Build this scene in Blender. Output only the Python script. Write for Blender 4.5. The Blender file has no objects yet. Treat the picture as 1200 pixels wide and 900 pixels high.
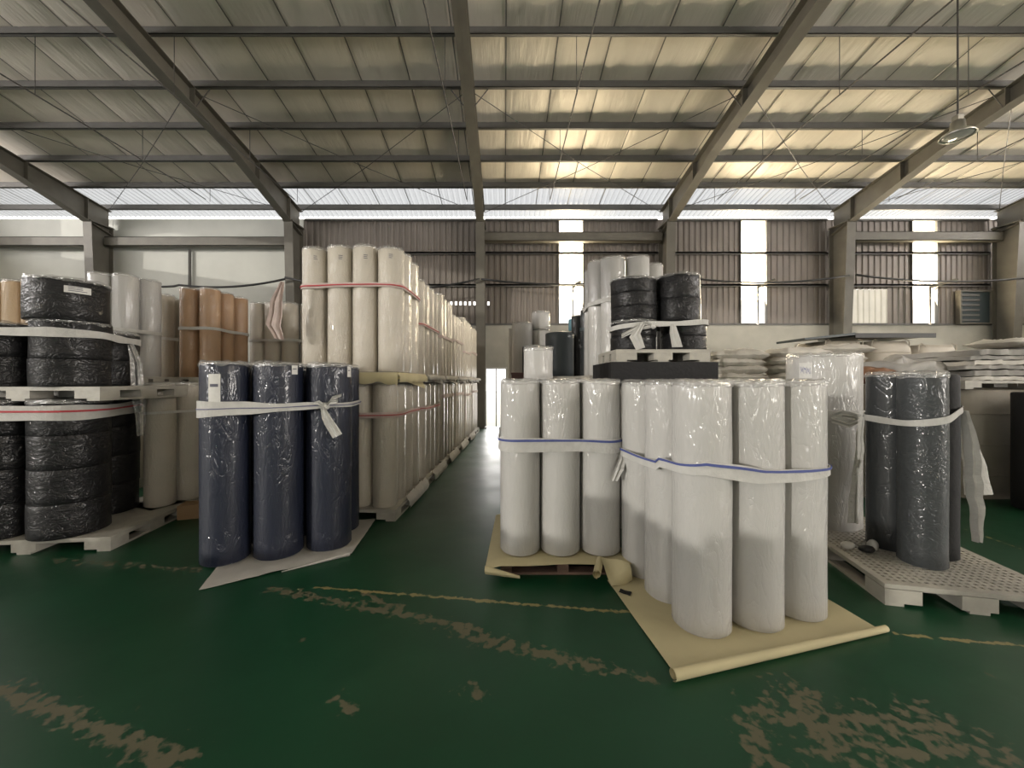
import bpy, bmesh, math, random
from mathutils import Vector, noise
R = random.Random(7)
sc = bpy.context.scene
COL = sc.collection
D2R = math.radians
# ------------------------------------------------------------------ camera
EYE = 1.55; F = 450.0; CX = 591.0; CY = 447.0
cam = bpy.data.cameras.new('camera'); camo = bpy.data.objects.new('camera', cam); COL.objects.link(camo)
camo.location = (0, 0, EYE); camo.rotation_euler = (math.pi/2, 0, 0)
cam.sensor_width = 36; cam.lens = 36*F/1200; cam.shift_x = 9/1200; cam.shift_y = -3/1200; cam.clip_end = 300
sc.camera = camo
# ------------------------------------------------------------------ sky, sun, daylight
w = bpy.data.worlds.new('sky'); sc.world = w; w.use_nodes = True
bg = w.node_tree.nodes['Background']; bg.inputs[0].default_value = (1.0, .975, .93, 1); bg.inputs[1].default_value = 3.4
def arealight(name, loc, rot, sx, sy, power, col=(1, .97, .92)):
    l = bpy.data.lights.new(name, 'AREA'); l.shape = 'RECTANGLE'; l.size = sx; l.size_y = sy; l.energy = power; l.color = col
    o = bpy.data.objects.new(name, l); COL.objects.link(o); o.location = loc; o.rotation_euler = rot; return o
sun = bpy.data.lights.new('sun', 'SUN'); sun.energy = 1.45; sun.angle = D2R(.45); sun.color = (1, .95, .86)
suno = bpy.data.objects.new('sun', sun); COL.objects.link(suno)
SUND = Vector((.755, .656, -.105)).normalized()
suno.rotation_euler = SUND.to_track_quat('-Z', 'Y').to_euler()
# added fill lamps, tilted up to the roof, at assumed openings out of view
arealight('rear_fill', (5.5, -15.9, 1.5), (D2R(140), 0, 0), 3.6, 2.4, 260, (1, .95, .90))
arealight('side_fill', (19.8, -6.5, 2.2), (D2R(135), 0, D2R(90)), 5.8, 4.0, 1500, (1, .93, .85))
# made-up high strips in both side walls, lit to brighten roof and back wall
arealight('high_side_fill', (-17.95, -2.0, 6.9), (D2R(122), 0, D2R(-90)), 25.5, 1.3, 1900, (1, .95, .94))
arealight('high_side_fill', (19.95, -2.0, 6.9), (D2R(122), 0, D2R(90)), 25.5, 1.3, 2300, (1, .94, .90))
arealight('side_fill', (-17.9, -11.8, 3.2), (D2R(115), 0, D2R(-90)), 7.8, 4.2, 380, (1, .98, .95))  # extra fill in the left wall opening, brightening left-facing sides and the roof
# daylight through the three tall wall windows and the far door
for wx in (2.29, 8.57, 14.45):
    arealight('window_daylight', (wx, 13.6, 5.2), (D2R(-112), 0, 0), .85, 3.9, 560, (1, .84, .58))
arealight('door_daylight', (-.32, 13.6, 1.0), (D2R(-90), 0, 0), .7, 1.8, 40, (1, .97, .93))
sc.view_settings.view_transform = 'Standard'; sc.view_settings.look = 'None'
sc.view_settings.gamma = 1; sc.view_settings.use_curve_mapping = False
sc.view_settings.exposure = 0.0
sc.cycles.use_denoising = True; sc.cycles.max_bounces = 8; sc.cycles.diffuse_bounces = 5; sc.cycles.glossy_bounces = 3
sc.cycles.transparent_max_bounces = 12; sc.cycles.sample_clamp_indirect = 6; sc.cycles.caustics_reflective = False; sc.cycles.caustics_refractive = False
# ------------------------------------------------------------------ materials
def mat(name, color, rough=.7, bump=0, bscale=8, bmap=(1, 1, 1), var=0, vscale=2, metal=0, coat=0, coatbump=0, cscale=(14, 14, 4), spec=.5, color2=None, transl=0, rrange=None, cfloor=.4):
    m = bpy.data.materials.new(name); m.use_nodes = True
    nt = m.node_tree; N = nt.nodes; L = nt.links; p = N['Principled BSDF']
    p.inputs['Base Color'].default_value = (*color, 1); p.inputs['Roughness'].default_value = rough
    p.inputs['Metallic'].default_value = metal; p.inputs['Specular IOR Level'].default_value = spec
    tc = N.new('ShaderNodeTexCoord'); oi = N.new('ShaderNodeObjectInfo')
    ad = N.new('ShaderNodeVectorMath'); ad.operation = 'ADD'; sca = N.new('ShaderNodeMath'); sca.operation = 'MULTIPLY'; sca.inputs[1].default_value = 37
    L.new(oi.outputs['Random'], sca.inputs[0]); L.new(tc.outputs['Object'], ad.inputs[0]); L.new(sca.outputs[0], ad.inputs[1])
    def tex(scale, mp, detail=4, dist=0):
        mn = N.new('ShaderNodeMapping'); mn.inputs['Scale'].default_value = mp
        t = N.new('ShaderNodeTexNoise'); t.inputs['Scale'].default_value = scale; t.inputs['Detail'].default_value = detail; t.inputs['Distortion'].default_value = dist
        L.new(ad.outputs[0], mn.inputs[0]); L.new(mn.outputs[0], t.inputs['Vector']); return t
    if var or color2:
        t = tex(vscale, (1, 1, 1), 5)
        rp = N.new('ShaderNodeValToRGB'); rp.color_ramp.elements[0].position = .3; rp.color_ramp.elements[1].position = .7
        c2 = color2 or tuple(c*(1-var) for c in color)
        rp.color_ramp.elements[0].color = (*c2, 1); rp.color_ramp.elements[1].color = (*color, 1)
        L.new(t.outputs['Fac'], rp.inputs[0]); L.new(rp.outputs[0], p.inputs['Base Color'])
        if rrange:
            mr = N.new('ShaderNodeMapRange'); mr.inputs[3].default_value, mr.inputs[4].default_value = rrange
            L.new(t.outputs['Fac'], mr.inputs[0]); L.new(mr.outputs[0], p.inputs['Roughness'])
    if bump:
        t = tex(bscale, bmap, 5, .3); b = N.new('ShaderNodeBump'); b.inputs['Strength'].default_value = bump; b.inputs['Distance'].default_value = .02
        L.new(t.outputs['Fac'], b.inputs['Height']); L.new(b.outputs[0], p.inputs['Normal'])
    if coat:
        p.inputs['Coat Weight'].default_value = coat; p.inputs['Coat Roughness'].default_value = .09
        t1 = tex(1, cscale, 3, 1.2)
        # sharp creases of stretched film
        mu = N.new('ShaderNodeMath'); mu.operation = 'SUBTRACT'; mu.inputs[1].default_value = .5; L.new(t1.outputs['Fac'], mu.inputs[0])
        ab = N.new('ShaderNodeMath'); ab.operation = 'ABSOLUTE'; L.new(mu.outputs[0], ab.inputs[0])
        pw = N.new('ShaderNodeMath'); pw.operation = 'POWER'; pw.inputs[1].default_value = .45; L.new(ab.outputs[0], pw.inputs[0])
        t3 = tex(1, (3.1, 3.1, 2.3), 2); r3 = N.new('ShaderNodeMapRange'); r3.inputs[1].default_value = .48; r3.inputs[2].default_value = .68; r3.inputs[3].default_value = coatbump*cfloor; r3.inputs[4].default_value = coatbump
        L.new(t3.outputs['Fac'], r3.inputs[0])
        b = N.new('ShaderNodeBump'); b.inputs['Distance'].default_value = .035; L.new(r3.outputs[0], b.inputs['Strength'])
        L.new(pw.outputs[0], b.inputs['Height']); L.new(b.outputs[0], p.inputs['Coat Normal'])
        if not bump:
            b2 = N.new('ShaderNodeBump'); b2.inputs['Distance'].default_value = .012; b2.inputs['Strength'].default_value = coatbump*.35
            L.new(pw.outputs[0], b2.inputs['Height']); L.new(b2.outputs[0], p.inputs['Normal'])
    if transl:
        out = N['Material Output']; tr = N.new('ShaderNodeBsdfTranslucent'); tr.inputs[0].default_value = (*color, 1)
        mx = N.new('ShaderNodeMixShader'); mx.inputs[0].default_value = transl
        L.new(p.outputs[0], mx.inputs[1]); L.new(tr.outputs[0], mx.inputs[2]); L.new(mx.outputs[0], out.inputs[0])
    return m
M = {}
M['white'] = mat('white_fabric', (.47, .46, .44), .75, coat=.7, coatbump=.8, cscale=(13, 13, 3.5), var=.05, vscale=3)
M['cream'] = mat('cream_fabric', (.51, .465, .39), .75, coat=.9, coatbump=1.0, cscale=(22, 22, 9), var=.08, vscale=4)
M['brown'] = mat('brown_fabric', (.40, .245, .135), .7, coat=.8, coatbump=.9, cscale=(14, 14, 9), var=.12)
M['tan'] = mat('tan_fabric', (.58, .42, .26), .7, coat=.7, coatbump=.8, cscale=(14, 14, 9), var=.1)
M['navy'] = mat('navy_fabric', (.005, .009, .026), .62, coat=.6, coatbump=1.0, cfloor=.12, cscale=(11, 11, 5), var=.15)
M['black'] = mat('black_fabric', (.005, .005, .006), .6, coat=.36, coatbump=1.0, cscale=(9, 9, 14), var=.15, spec=.25)
M['charcoal'] = mat('charcoal_fabric', (.018, .021, .023), .65, coat=.6, coatbump=.6, cscale=(7, 7, 5), var=.2, vscale=6)
M['darkgrey'] = mat('dark_grey_fabric', (.035, .04, .043), .7, coat=.5, coatbump=.5, cscale=(12, 12, 12), var=.25, vscale=30)
M['slate'] = mat('slate_fabric', (.045, .06, .07), .65, coat=.3, coatbump=.3, var=.1)
M['bluefilm'] = mat('blue_fabric', (.12, .34, .44), .5, coat=.5, coatbump=.5)
M['strap'] = mat('strap_cloth', (.62, .61, .58), .85, bump=.4, bscale=30, var=.12, vscale=14, transl=.15)
M['strap_pink'] = mat('pinkish_strap_cloth', (.60, .50, .46), .85, bump=.4, bscale=30, var=.12, vscale=14, transl=.15)
M['stripe_blue'] = mat('blue_stripe', (.07, .09, .26), .8)
M['stripe_red'] = mat('red_stripe', (.42, .05, .06), .8)
M['stripe_grey'] = mat('grey_stripe', (.12, .12, .2), .8)
M['yellow'] = mat('yellow_nonwoven', (.60, .53, .32), .8, bump=.35, bscale=5, var=.10, vscale=4, transl=.15)
M['whitesheet'] = mat('white_nonwoven', (.50, .48, .44), .8, bump=.4, bscale=6, var=.15, vscale=5, transl=.1)
M['plastic'] = mat('white_pallet_plastic', (.42, .40, .35), .5, bump=.2, bscale=20, var=.25, vscale=7)
M['wood'] = mat('pallet_wood', (.16, .10, .075), .8, bump=.5, bscale=8, bmap=(1, 12, 12), var=.3, vscale=6)
M['sack'] = mat('woven_sack', (.66, .63, .57), .7, bump=.8, bscale=7, var=.2, vscale=5)
M['sackgrey'] = mat('grey_sack', (.36, .345, .32), .75, bump=.8, bscale=7, var=.25, vscale=5)
M['bulk'] = mat('bulk_bag', (.54, .49, .41), .55, bump=.7, bscale=4, var=.18, vscale=3)
M['bulkdull'] = mat('dull_bulk_bag', (.34, .31, .26), .7, bump=.7, bscale=4, var=.18, vscale=3)
M['browncloth'] = mat('brown_cloth', (.22, .11, .06), .8, bump=.8, bscale=9, var=.3)
M['steel'] = mat('painted_steel', (.15, .138, .112), .6, bump=.15, bscale=5, var=.22, vscale=3)
M['steeldark'] = mat('purlin_steel', (.13, .125, .115), .55, bump=.15, bscale=8, var=.2, vscale=4)
M['rod'] = mat('rod_steel', (.07, .065, .06), .5)
M['cable'] = mat('cable_rubber', (.012, .012, .012), .5)
M['plaster'] = mat('cream_plaster', (.60, .60, .55), .85, bump=.15, bscale=6, var=.10, vscale=1.3)
M['masonry'] = mat('dirty_white_plaster', (.48, .46, .40), .85, bump=.25, bscale=6, var=.18, vscale=1.6)
M['clad'] = mat('corrugated_steel', (.235, .205, .18), .55, bump=.15, bscale=4, var=.2, vscale=1.2, metal=.2)
M['foil'] = mat('foil_insulation', (.87, .80, .69), .50, bump=.9, bscale=2.2, bmap=(3.5, .5, 1), var=.12, vscale=1.1, metal=.2)
M['seam'] = mat('seam_tape', (.16, .15, .13), .6)
M['skylight'] = mat('skylight_sheet', (.29, .30, .315), .5, var=.25, vscale=1.5, transl=.8)
M['fibre'] = mat('fibreglass_sheet', (.6, .57, .5), .5, var=.2, transl=.35)
M['pane'] = mat('window_sheet', (.95, .93, .88), .4, transl=.9)
_n = M['pane'].node_tree; _t = _n.nodes.new('ShaderNodeBsdfTransparent'); _x = _n.nodes.new('ShaderNodeMixShader'); _x.inputs[0].default_value = .55
_s = _n.nodes['Material Output'].inputs[0].links[0].from_socket
_n.links.new(_s, _x.inputs[1]); _n.links.new(_t.outputs[0], _x.inputs[2]); _n.links.new(_x.outputs[0], _n.nodes['Material Output'].inputs[0])
M['doorpaint'] = mat('white_door_paint', (.6, .6, .58), .5)
M['paper'] = mat('paper_label', (.66, .65, .62), .6, var=.1, vscale=40)
M['ink'] = mat('grey_ink', (.10, .10, .13), .6)
M['inkblue'] = mat('blue_ink', (.05, .07, .30), .6)
M['lampmetal'] = mat('lamp_metal', (.55, .54, .5), .3, metal=.9)
M['lampglass'] = mat('lamp_glass', (.5, .5, .48), .15)
M['foam'] = mat('black_foam', (.006, .006, .007), .75, bump=.3, bscale=20)
M['board'] = mat('dark_board', (.03, .045, .05), .45)
M['card'] = mat('cardboard', (.30, .19, .10), .8, var=.1)
M['crate'] = mat('maroon_crate', (.10, .05, .045), .7, var=.3)
M['outside'] = mat('concrete_yard', (.45, .43, .38), .9, var=.1)
# clear stretch film
m = bpy.data.materials.new('stretch_film'); m.use_nodes = True; nt = m.node_tree; N = nt.nodes; L = nt.links
for n in list(N): N.remove(n)
out = N.new('ShaderNodeOutputMaterial'); gl = N.new('ShaderNodeBsdfGlossy'); gl.inputs['Roughness'].default_value = .16
df = N.new('ShaderNodeBsdfDiffuse'); df.inputs[0].default_value = (.8, .8, .78, 1); tr = N.new('ShaderNodeBsdfTransparent')
tc = N.new('ShaderNodeTexCoord'); ns = N.new('ShaderNodeTexNoise'); ns.inputs['Scale'].default_value = 22; ns.inputs['Distortion'].default_value = 1
bp = N.new('ShaderNodeBump'); bp.inputs['Strength'].default_value = 1; bp.inputs['Distance'].default_value = .03
L.new(tc.outputs['Object'], ns.inputs[0]); L.new(ns.outputs['Fac'], bp.inputs['Height']); L.new(bp.outputs[0], gl.inputs['Normal'])
m1 = N.new('ShaderNodeMixShader'); m1.inputs[0].default_value = .35; L.new(gl.outputs[0], m1.inputs[1]); L.new(df.outputs[0], m1.inputs[2])
m2 = N.new('ShaderNodeMixShader'); m2.inputs[0].default_value = .30; L.new(tr.outputs[0], m2.inputs[1]); L.new(m1.outputs[0], m2.inputs[2]); L.new(m2.outputs[0], out.inputs[0])
M['film'] = m
# floor: green epoxy with worn lines; every wear mark is a segment in metres on the floor
def G(px, py, z=0.0):
    Y = (EYE-z)*F/(py-CY); return Vector(((px-CX)/F*Y, Y, z))
def P(px, py, Y): return Vector(((px-CX)/F*Y, Y, EYE-(py-CY)/F*Y))
def floor_material():
    m = bpy.data.materials.new('green_epoxy'); m.use_nodes = True; nt = m.node_tree; N = nt.nodes; L = nt.links; p = N['Principled BSDF']
    p.inputs['Specular IOR Level'].default_value = .38
    tc = N.new('ShaderNodeTexCoord')
    def nz(s, d=6, dist=0):
        t = N.new('ShaderNodeTexNoise'); t.inputs['Scale'].default_value = s; t.inputs['Detail'].default_value = d; t.inputs['Distortion'].default_value = dist
        L.new(tc.outputs['Object'], t.inputs['Vector']); return t
    def mth(op, a, b=None, c=None):
        n = N.new('ShaderNodeMath'); n.operation = op
        for i, v in enumerate((a, b, c)):
            if v is None: continue
            if isinstance(v, (int, float)): n.inputs[i].default_value = v
            else: L.new(v, n.inputs[i])
        return n.outputs[0]
    sx = N.new('ShaderNodeSeparateXYZ'); L.new(tc.outputs['Object'], sx.inputs[0])
    wob = nz(2.2, 8, .6); fine = nz(19, 12, .2)
    def seg(a, b, half, thr, edge=.10):
        ax, ay, bx, by = a[0], a[1], b[0], b[1]; dx, dy = bx-ax, by-ay; l2 = dx*dx+dy*dy
        px_ = mth('SUBTRACT', sx.outputs[0], ax); py_ = mth('SUBTRACT', sx.outputs[1], ay)
        t = mth('ADD', mth('MULTIPLY', px_, dx/l2), mth('MULTIPLY', py_, dy/l2))
        n = t.node; n.use_clamp = True
        ex = mth('SUBTRACT', px_, mth('MULTIPLY', t, dx)); ey = mth('SUBTRACT', py_, mth('MULTIPLY', t, dy))
        d = mth('SQRT', mth('ADD', mth('MULTIPLY', ex, ex), mth('MULTIPLY', ey, ey)))
        # worn where noise exceeds a threshold that grows with distance
        lim = mth('ADD', mth('MULTIPLY', mth('ADD', mth('DIVIDE', d, half), mth('MULTIPLY', mth('SUBTRACT', wob.outputs['Fac'], .5), 1.3)), .12), mth('ADD', thr, .02))
        mask = mth('DIVIDE', mth('SUBTRACT', fine.outputs['Fac'], lim), edge); mask.node.use_clamp = True
        return mask
    S = []
    def add(p0, p1, half, thr): S.append(seg(G(*p0), G(*p1), half, thr))
    add((320, 690), (560, 738), .035, .33); add((540, 742), (700, 782), .04, .33); add((690, 778), (765, 797), .02, .33); add((430, 697), (470, 716), .04, .36)
    add((0, 806), (120, 858), .035, .33); add((115, 856), (210, 893), .04, .33)
    add((940, 815), (970, 870), .09, .36); add((900, 838), (1110, 850), .10, .39); add((960, 850), (1080, 892), .10, .38); add((1060, 860), (1190, 885), .09, .40); add((880, 855), (905, 898), .05, .36)
    add((60, 655), (230, 668), .06, .44); add((395, 818), (410, 832), .03, .38); add((545, 808), (560, 815), .04, .38)
    wear = S[0]
    for s in S[1:]: wear = mth('MAXIMUM', wear, s)
    Yl = []
    def addl(p0, p1, half, thr): Yl.append(seg(G(*p0), G(*p1), half, thr))
    addl((370, 688), (740, 718), .011, .30); addl((1050, 743), (1210, 758), .010, .30); addl((1130, 620), (1210, 648), .014, .40)
    yl = Yl[0]
    for s in Yl[1:]: yl = mth('MAXIMUM', yl, s)
    spots = mth('DIVIDE', mth('SUBTRACT', nz(3.7, 9, .5).outputs['Fac'], .705), .03); spots.node.use_clamp = True
    wear = mth('MAXIMUM', wear, mth('MULTIPLY', spots, .7))
    base = N.new('ShaderNodeValToRGB'); base.color_ramp.elements[0].position = .3; base.color_ramp.elements[1].position = .75
    base.color_ramp.elements[0].color = (.0045, .040, .016, 1); base.color_ramp.elements[1].color = (.009, .060, .026, 1)
    L.new(nz(1.3, 6).outputs['Fac'], base.inputs[0])
    c1 = N.new('ShaderNodeMixRGB'); L.new(mth('MULTIPLY', wear, .62), c1.inputs[0]); L.new(base.outputs[0], c1.inputs[1]); c1.inputs[2].default_value = (.17, .135, .085, 1)
    c2 = N.new('ShaderNodeMixRGB'); L.new(mth('MULTIPLY', yl, .8), c2.inputs[0]); L.new(c1.outputs[0], c2.inputs[1]); c2.inputs[2].default_value = (.30, .24, .10, 1)
    L.new(c2.outputs[0], p.inputs['Base Color'])
    r = mth('ADD', mth('MULTIPLY', nz(1.7, 7).outputs['Fac'], .26), .26)
    r = mth('ADD', r, mth('MULTIPLY', wear, .35)); L.new(r, p.inputs['Roughness'])
    b = N.new('ShaderNodeBump'); b.inputs['Strength'].default_value = .12; b.inputs['Distance'].default_value = .01
    L.new(nz(5, 6).outputs['Fac'], b.inputs['Height']); L.new(b.outputs[0], p.inputs['Normal'])
    return m
M['floor'] = floor_material()
# ------------------------------------------------------------------ builders
class MB:
    def __init__(s): s.v = []; s.f = []
    def box(s, x0, x1, y0, y1, z0, z1):
        n = len(s.v); s.v += [(x, y, z) for z in (z0, z1) for y in (y0, y1) for x in (x0, x1)]
        s.f += [tuple(n+i for i in q) for q in ((0, 2, 3, 1), (4, 5, 7, 6), (0, 1, 5, 4), (2, 6, 7, 3), (0, 4, 6, 2), (1, 3, 7, 5))]; return s
    def grid(s, pts, closed_u=False, closed_v=False):
        n = len(s.v); a = len(pts); b = len(pts[0])
        for row in pts: s.v += [tuple(p) for p in row]
        for i in range(a if closed_u else a-1):
            for j in range(b if closed_v else b-1):
                i2 = (i+1) % a; j2 = (j+1) % b
                s.f.append((n+i*b+j, n+i2*b+j, n+i2*b+j2, n+i*b+j2))
        return s
    def tube(s, path, r, seg=6):
        path = [Vector(p) for p in path]; rows = []
        for i, p in enumerate(path):
            d = (path[min(i+1, len(path)-1)]-path[max(i-1, 0)]).normalized()
            a = Vector((0, 0, 1)) if abs(d.z) < .9 else Vector((1, 0, 0))
            u = d.cross(a).normalized(); v = d.cross(u)
            rr = r[i] if isinstance(r, (list, tuple)) else r
            rows.append([p+u*(rr*math.cos(t))+v*(rr*math.sin(t)) for t in [k*2*math.pi/seg for k in range(seg)]])
        n = len(s.v); s.grid(rows, closed_v=True)
        s.f.append(tuple(n+k for k in range(seg))); e = len(s.v)-seg; s.f.append(tuple(e+k for k in reversed(range(seg)))); return s
    def lathe(s, prof, seg, jit=None):
        rows = []
        for i, (r, z) in enumerate(prof):
            rows.append([Vector((r*math.cos(k*2*math.pi/seg), r*math.sin(k*2*math.pi/seg), z)) for k in range(seg)])
        if jit: rows = [[jit(p, i) for p in row] for i, row in enumerate(rows)]
        n = len(s.v); s.grid(rows, closed_v=True)
        if prof[0][0] > 1e-4: s.f.append(tuple(n+k for k in reversed(range(seg))))
        if prof[-1][0] > 1e-4: e = len(s.v)-seg; s.f.append(tuple(e+k for k in range(seg)))
        return s
    def slab(s, rows, th):
        """a grid of points given thickness downwards"""
        a = len(rows); b = len(rows[0])
        s.grid(rows); low = [[p-Vector((0, 0, th)) for p in row] for row in rows]
        s.grid([list(reversed(r)) for r in low])
        rim = [(i, 0) for i in range(a)]+[(a-1, j) for j in range(1, b)]+[(i, b-1) for i in range(a-2, -1, -1)]+[(0, j) for j in range(b-2, 0, -1)]
        s.grid([[rows[i][j] for i, j in rim], [low[i][j] for i, j in rim]], closed_v=True); return s
    def mesh(s, name, mt, smooth=False):
        me = bpy.data.meshes.new(name); me.from_pydata([tuple(v) for v in s.v], [], s.f); me.materials.append(M[mt])
        if smooth: me.polygons.foreach_set('use_smooth', [True]*len(me.polygons))
        me.update(); return me
    def build(s, name, mt, parent=None, smooth=False, loc=None):
        return link(name, s.mesh(name, mt, smooth), parent, loc)
def link(name, me, parent=None, loc=None):
    o = bpy.data.objects.new(name, me); COL.objects.link(o)
    if parent: o.parent = parent
    if loc is not None: o.location = loc
    return o
def tag(o, label, cat, group=None, kind=None):
    o['label'] = label; o['category'] = cat
    if group: o['group'] = group
    if kind: o['kind'] = kind
    return o
def thing(name, label, cat, loc=(0, 0, 0), rz=0, group=None):
    o = bpy.data.objects.new(name, None); COL.objects.link(o); o.location = loc; o.rotation_euler = (0, 0, rz); o.empty_display_size = .1
    return tag(o, label, cat, group)
def struct(o): o['kind'] = 'structure'; return o
def nv(p, s, seed=0): return noise.noise(Vector((p[0]*s+seed*7.3, p[1]*s-seed*3.1, p[2]*s+seed*1.7)))
# ------------------------------------------------------------------ the building
WY = 13.2; ROOF0 = 7.5; SL = .162; RIDGE = -1.5
def roofz(y, off=0.0):
    return ROOF0+SL*(WY-max(y, 2*RIDGE-y))+off
XL, XR, YB = -18.0, 20.0, -16.0
fl = struct(MB().box(XL, XR, YB, WY+.3, -.2, 0).build('floor', 'floor'))
yard = struct(MB().box(-70, 70, -60, 70, -.3, -.21).build('ground_outside', 'outside'))
COLX = [-19.6, -13.45, -6.97, -.78, 5.39, 11.2, 16.75]
wb = bpy.data.objects.new('wall_back', None); COL.objects.link(wb); struct(wb)
def part(mb, name, mt, parent=wb, smooth=False): return mb.build(name, mt, parent, smooth)
WTOP = 7.13; MAS = 3.5
# plaster walls of the two left bays, masonry plinth of the others
part(MB().box(XL, -13.45, WY, WY+.2, 0, WTOP), 'plaster_panel', 'plaster')
part(MB().box(-13.44, -6.9, WY, WY+.2, 0, WTOP), 'plaster_panel', 'plaster')
DX0, DX1, DZ = -.62, .04, 1.98
part(MB().box(-6.89, DX0, WY, WY+.2, 0, MAS).box(DX0, DX1, WY, WY+.2, DZ, MAS), 'plinth', 'masonry')
part(MB().box(DX1, 11.2, WY, WY+.2, 0, MAS), 'plinth', 'masonry')
part(MB().box(11.21, 16.6, WY, WY+.2, 0, MAS), 'plinth', 'masonry')
part(MB().box(16.61, XR, WY, WY+.2, 0, MAS), 'plinth', 'masonry')
WIN = [(1.88, 2.70), (8.14, 9.00), (14.03, 14.87)]
def corr(x0, x1, z0, z1, name='cladding_sheet', mt='clad', y=WY+.02, parent=wb, amp=.03, pitch=.19):
    n = max(1, round((x1-x0)/pitch)); pr = []
    for k in range(n):
        a = x0+(x1-x0)*k/n; q = (x1-x0)/n
        pr += [(a-.002, 0), (a+q*.40, 0), (a+q*.5, amp), (a+q*.88, amp)]
    pr.append((x1+.012, 0))
    return part(MB().grid([[(x, y+d, z0) for x, d in pr], [(x, y+d, z1) for x, d in pr]]), name, mt, parent)
spans = [(-6.9, 1.88), (2.70, 8.14), (9.00, 14.03), (14.87, XR)]
for a, b in spans:
    n = round((b-a)/.78)
    for k in range(n):
        x0 = a+(b-a)*k/n; x1 = a+(b-a)*(k+1)/n; j = R.uniform(0, .003)+.004*(k % 2)
        if -2.5 < (x0+x1)/2 < -.9:      # slit of daylight under a short sheet
            corr(x0, x1, 4.30, WTOP, y=WY+.02+j); corr(x0, x1, MAS, 4.18, y=WY+.02+j)
            for q in range(5):
                part(MB().box(x0+q*.16, x0+q*.16+.09, WY+.02, WY+.04, 4.17, 4.31), 'slit_tooth', 'clad')
        elif 11.7 < (x0+x1)/2 < 13.6:
            corr(x0, x1, 4.72, WTOP, y=WY+.02+j)
        else: corr(x0, x1, MAS, WTOP, y=WY+.02+j)
fx0, fx1 = 11.9, 13.75
for k in range(3): corr(11.0+.4+k*.8, 11.4+(k+1)*.8 if k < 2 else 13.8, MAS, 4.72, 'fibreglass_sheet', 'fibre', WY+.03)
corr(13.80, 14.03, MAS, 4.72, y=WY)
# ledge on the plinth, girts and the big rails
part(MB().box(-6.9, DX0-.2, WY-.03, WY, MAS-.02, MAS+.05), 'ledge', 'steeldark'); part(MB().box(DX0-.2, XR, WY-.03, WY, MAS-.02, MAS+.05), 'ledge', 'steeldark')
for i in range(2, 7):
    x0 = COLX[i]+.13; x1 = COLX[i+1]-.13 if i < 6 else XR
    for z in (4.85, 5.95):
        part(MB().box(x0, x1, WY-.09, WY-.02, z-.03, z+.03).box(x0, x1, WY-.09, WY-.08, z-.06, z+.03), 'girt', 'steeldark')
    part(MB().box(x0, x1, WY-.05, WY, WTOP-.07, WTOP), 'girt', 'steeldark')
for i, zc in ((0, 6.22), (1, 6.22), (3, 6.38), (5, 6.40)):
    x0 = max(COLX[i]+.13, XL); x1 = COLX[i+1]-.13
    part(MB().box(x0, x1, WY-.42, WY-.40, zc-.15, zc+.15).box(x0, x1, WY-.42, WY-.2, zc+.13, zc+.15).box(x0, x1, WY-.42, WY-.2, zc-.15, zc-.13), 'rail_beam', 'steel')
part(MB().tube([(-10.75, WY-.08, 6.05), (-10.75, WY-.08, 3.0)], .045), 'down_pipe', 'steeldark')
# columns: tapered I sections
def column(x):
    def sect(z): return WY-.12, WY-.12-(.42+.30*(z/7.0))
    m_ = MB(); rows_f = []
    yb0, yf0 = sect(0); yb1, yf1 = sect(6.75)
    def prism(pts_bottom, pts_top):
        n = len(m_.v); m_.v += pts_bottom+pts_top
        m_.f.extend([(n, n+1, n+2, n+3), (n+7, n+6, n+5, n+4)]+[(n+i, n+4+i, n+4+(i+1) % 4, n+(i+1) % 4) for i in range(4)])
    for w0, a0, a1, b0, b1 in ((.14, yf0, yf0+.02, yf1, yf1+.02), (.14, yb0-.02, yb0, yb1-.02, yb1), (.008, yf0+.02, yb0-.02, yf1+.02, yb1-.02)):
        prism([(x-w0, a0, 0), (x+w0, a0, 0), (x+w0, a1, 0), (x-w0, a1, 0)], [(x-w0, b0, 6.75), (x+w0, b0, 6.75), (x+w0, b1, 6.75), (x-w0, b1, 6.75)])
    c = part(m_, 'column', 'steel')
    MB().box(x-.16, x+.16, yf1-.03, yb1+.02, 6.72, 6.76).build('cap_plate', 'steel', c)
    MB().box(x-.2, x+.2, yf0-.08, yb0+.05, 0, .03).build('base_plate', 'steel', c)
for x in COLX[1:]: column(x)
# other walls, out of view, with openings added to let light in
def wall(name, boxes, mt='masonry'):
    mb = MB()
    for b in boxes: mb.box(*b)
    return struct(mb.build(name, mt))
wall('wall_left', [(XL-.2, XL, -16, -15.8, 0, 12), (XL-.2, XL, -7.8, WY, 0, 6.2), (XL-.2, XL, -7.8, WY, 7.6, 12), (XL-.2, XL, 10.8, WY, 6.2, 7.6), (XL-.2, XL, -15.8, -7.8, 5.4, 6.2), (XL-.2, XL, -15.8, -7.8, 7.6, 12), (XL-.2, XL, -15.8, -7.8, 0, 1.0)])
wall('wall_right', [(XR, XR+.2, YB, -9.5, 0, 6.2), (XR, XR+.2, -3.5, WY, 0, 6.2), (XR, XR+.2, -9.5, -3.5, 4.8, 6.2), (XR, XR+.2, YB, WY, 7.6, 12), (XR, XR+.2, 10.8, WY, 6.2, 7.6), (XR, XR+.2, YB, -14.8, 6.2, 7.6)])
wall('wall_front', [(XL, 3.5, YB-.2, YB, 0, 9.8), (7.5, XR, YB-.2, YB, 0, 9.8), (3.5, 7.5, YB-.2, YB, 3.3, 9.8)])
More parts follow.
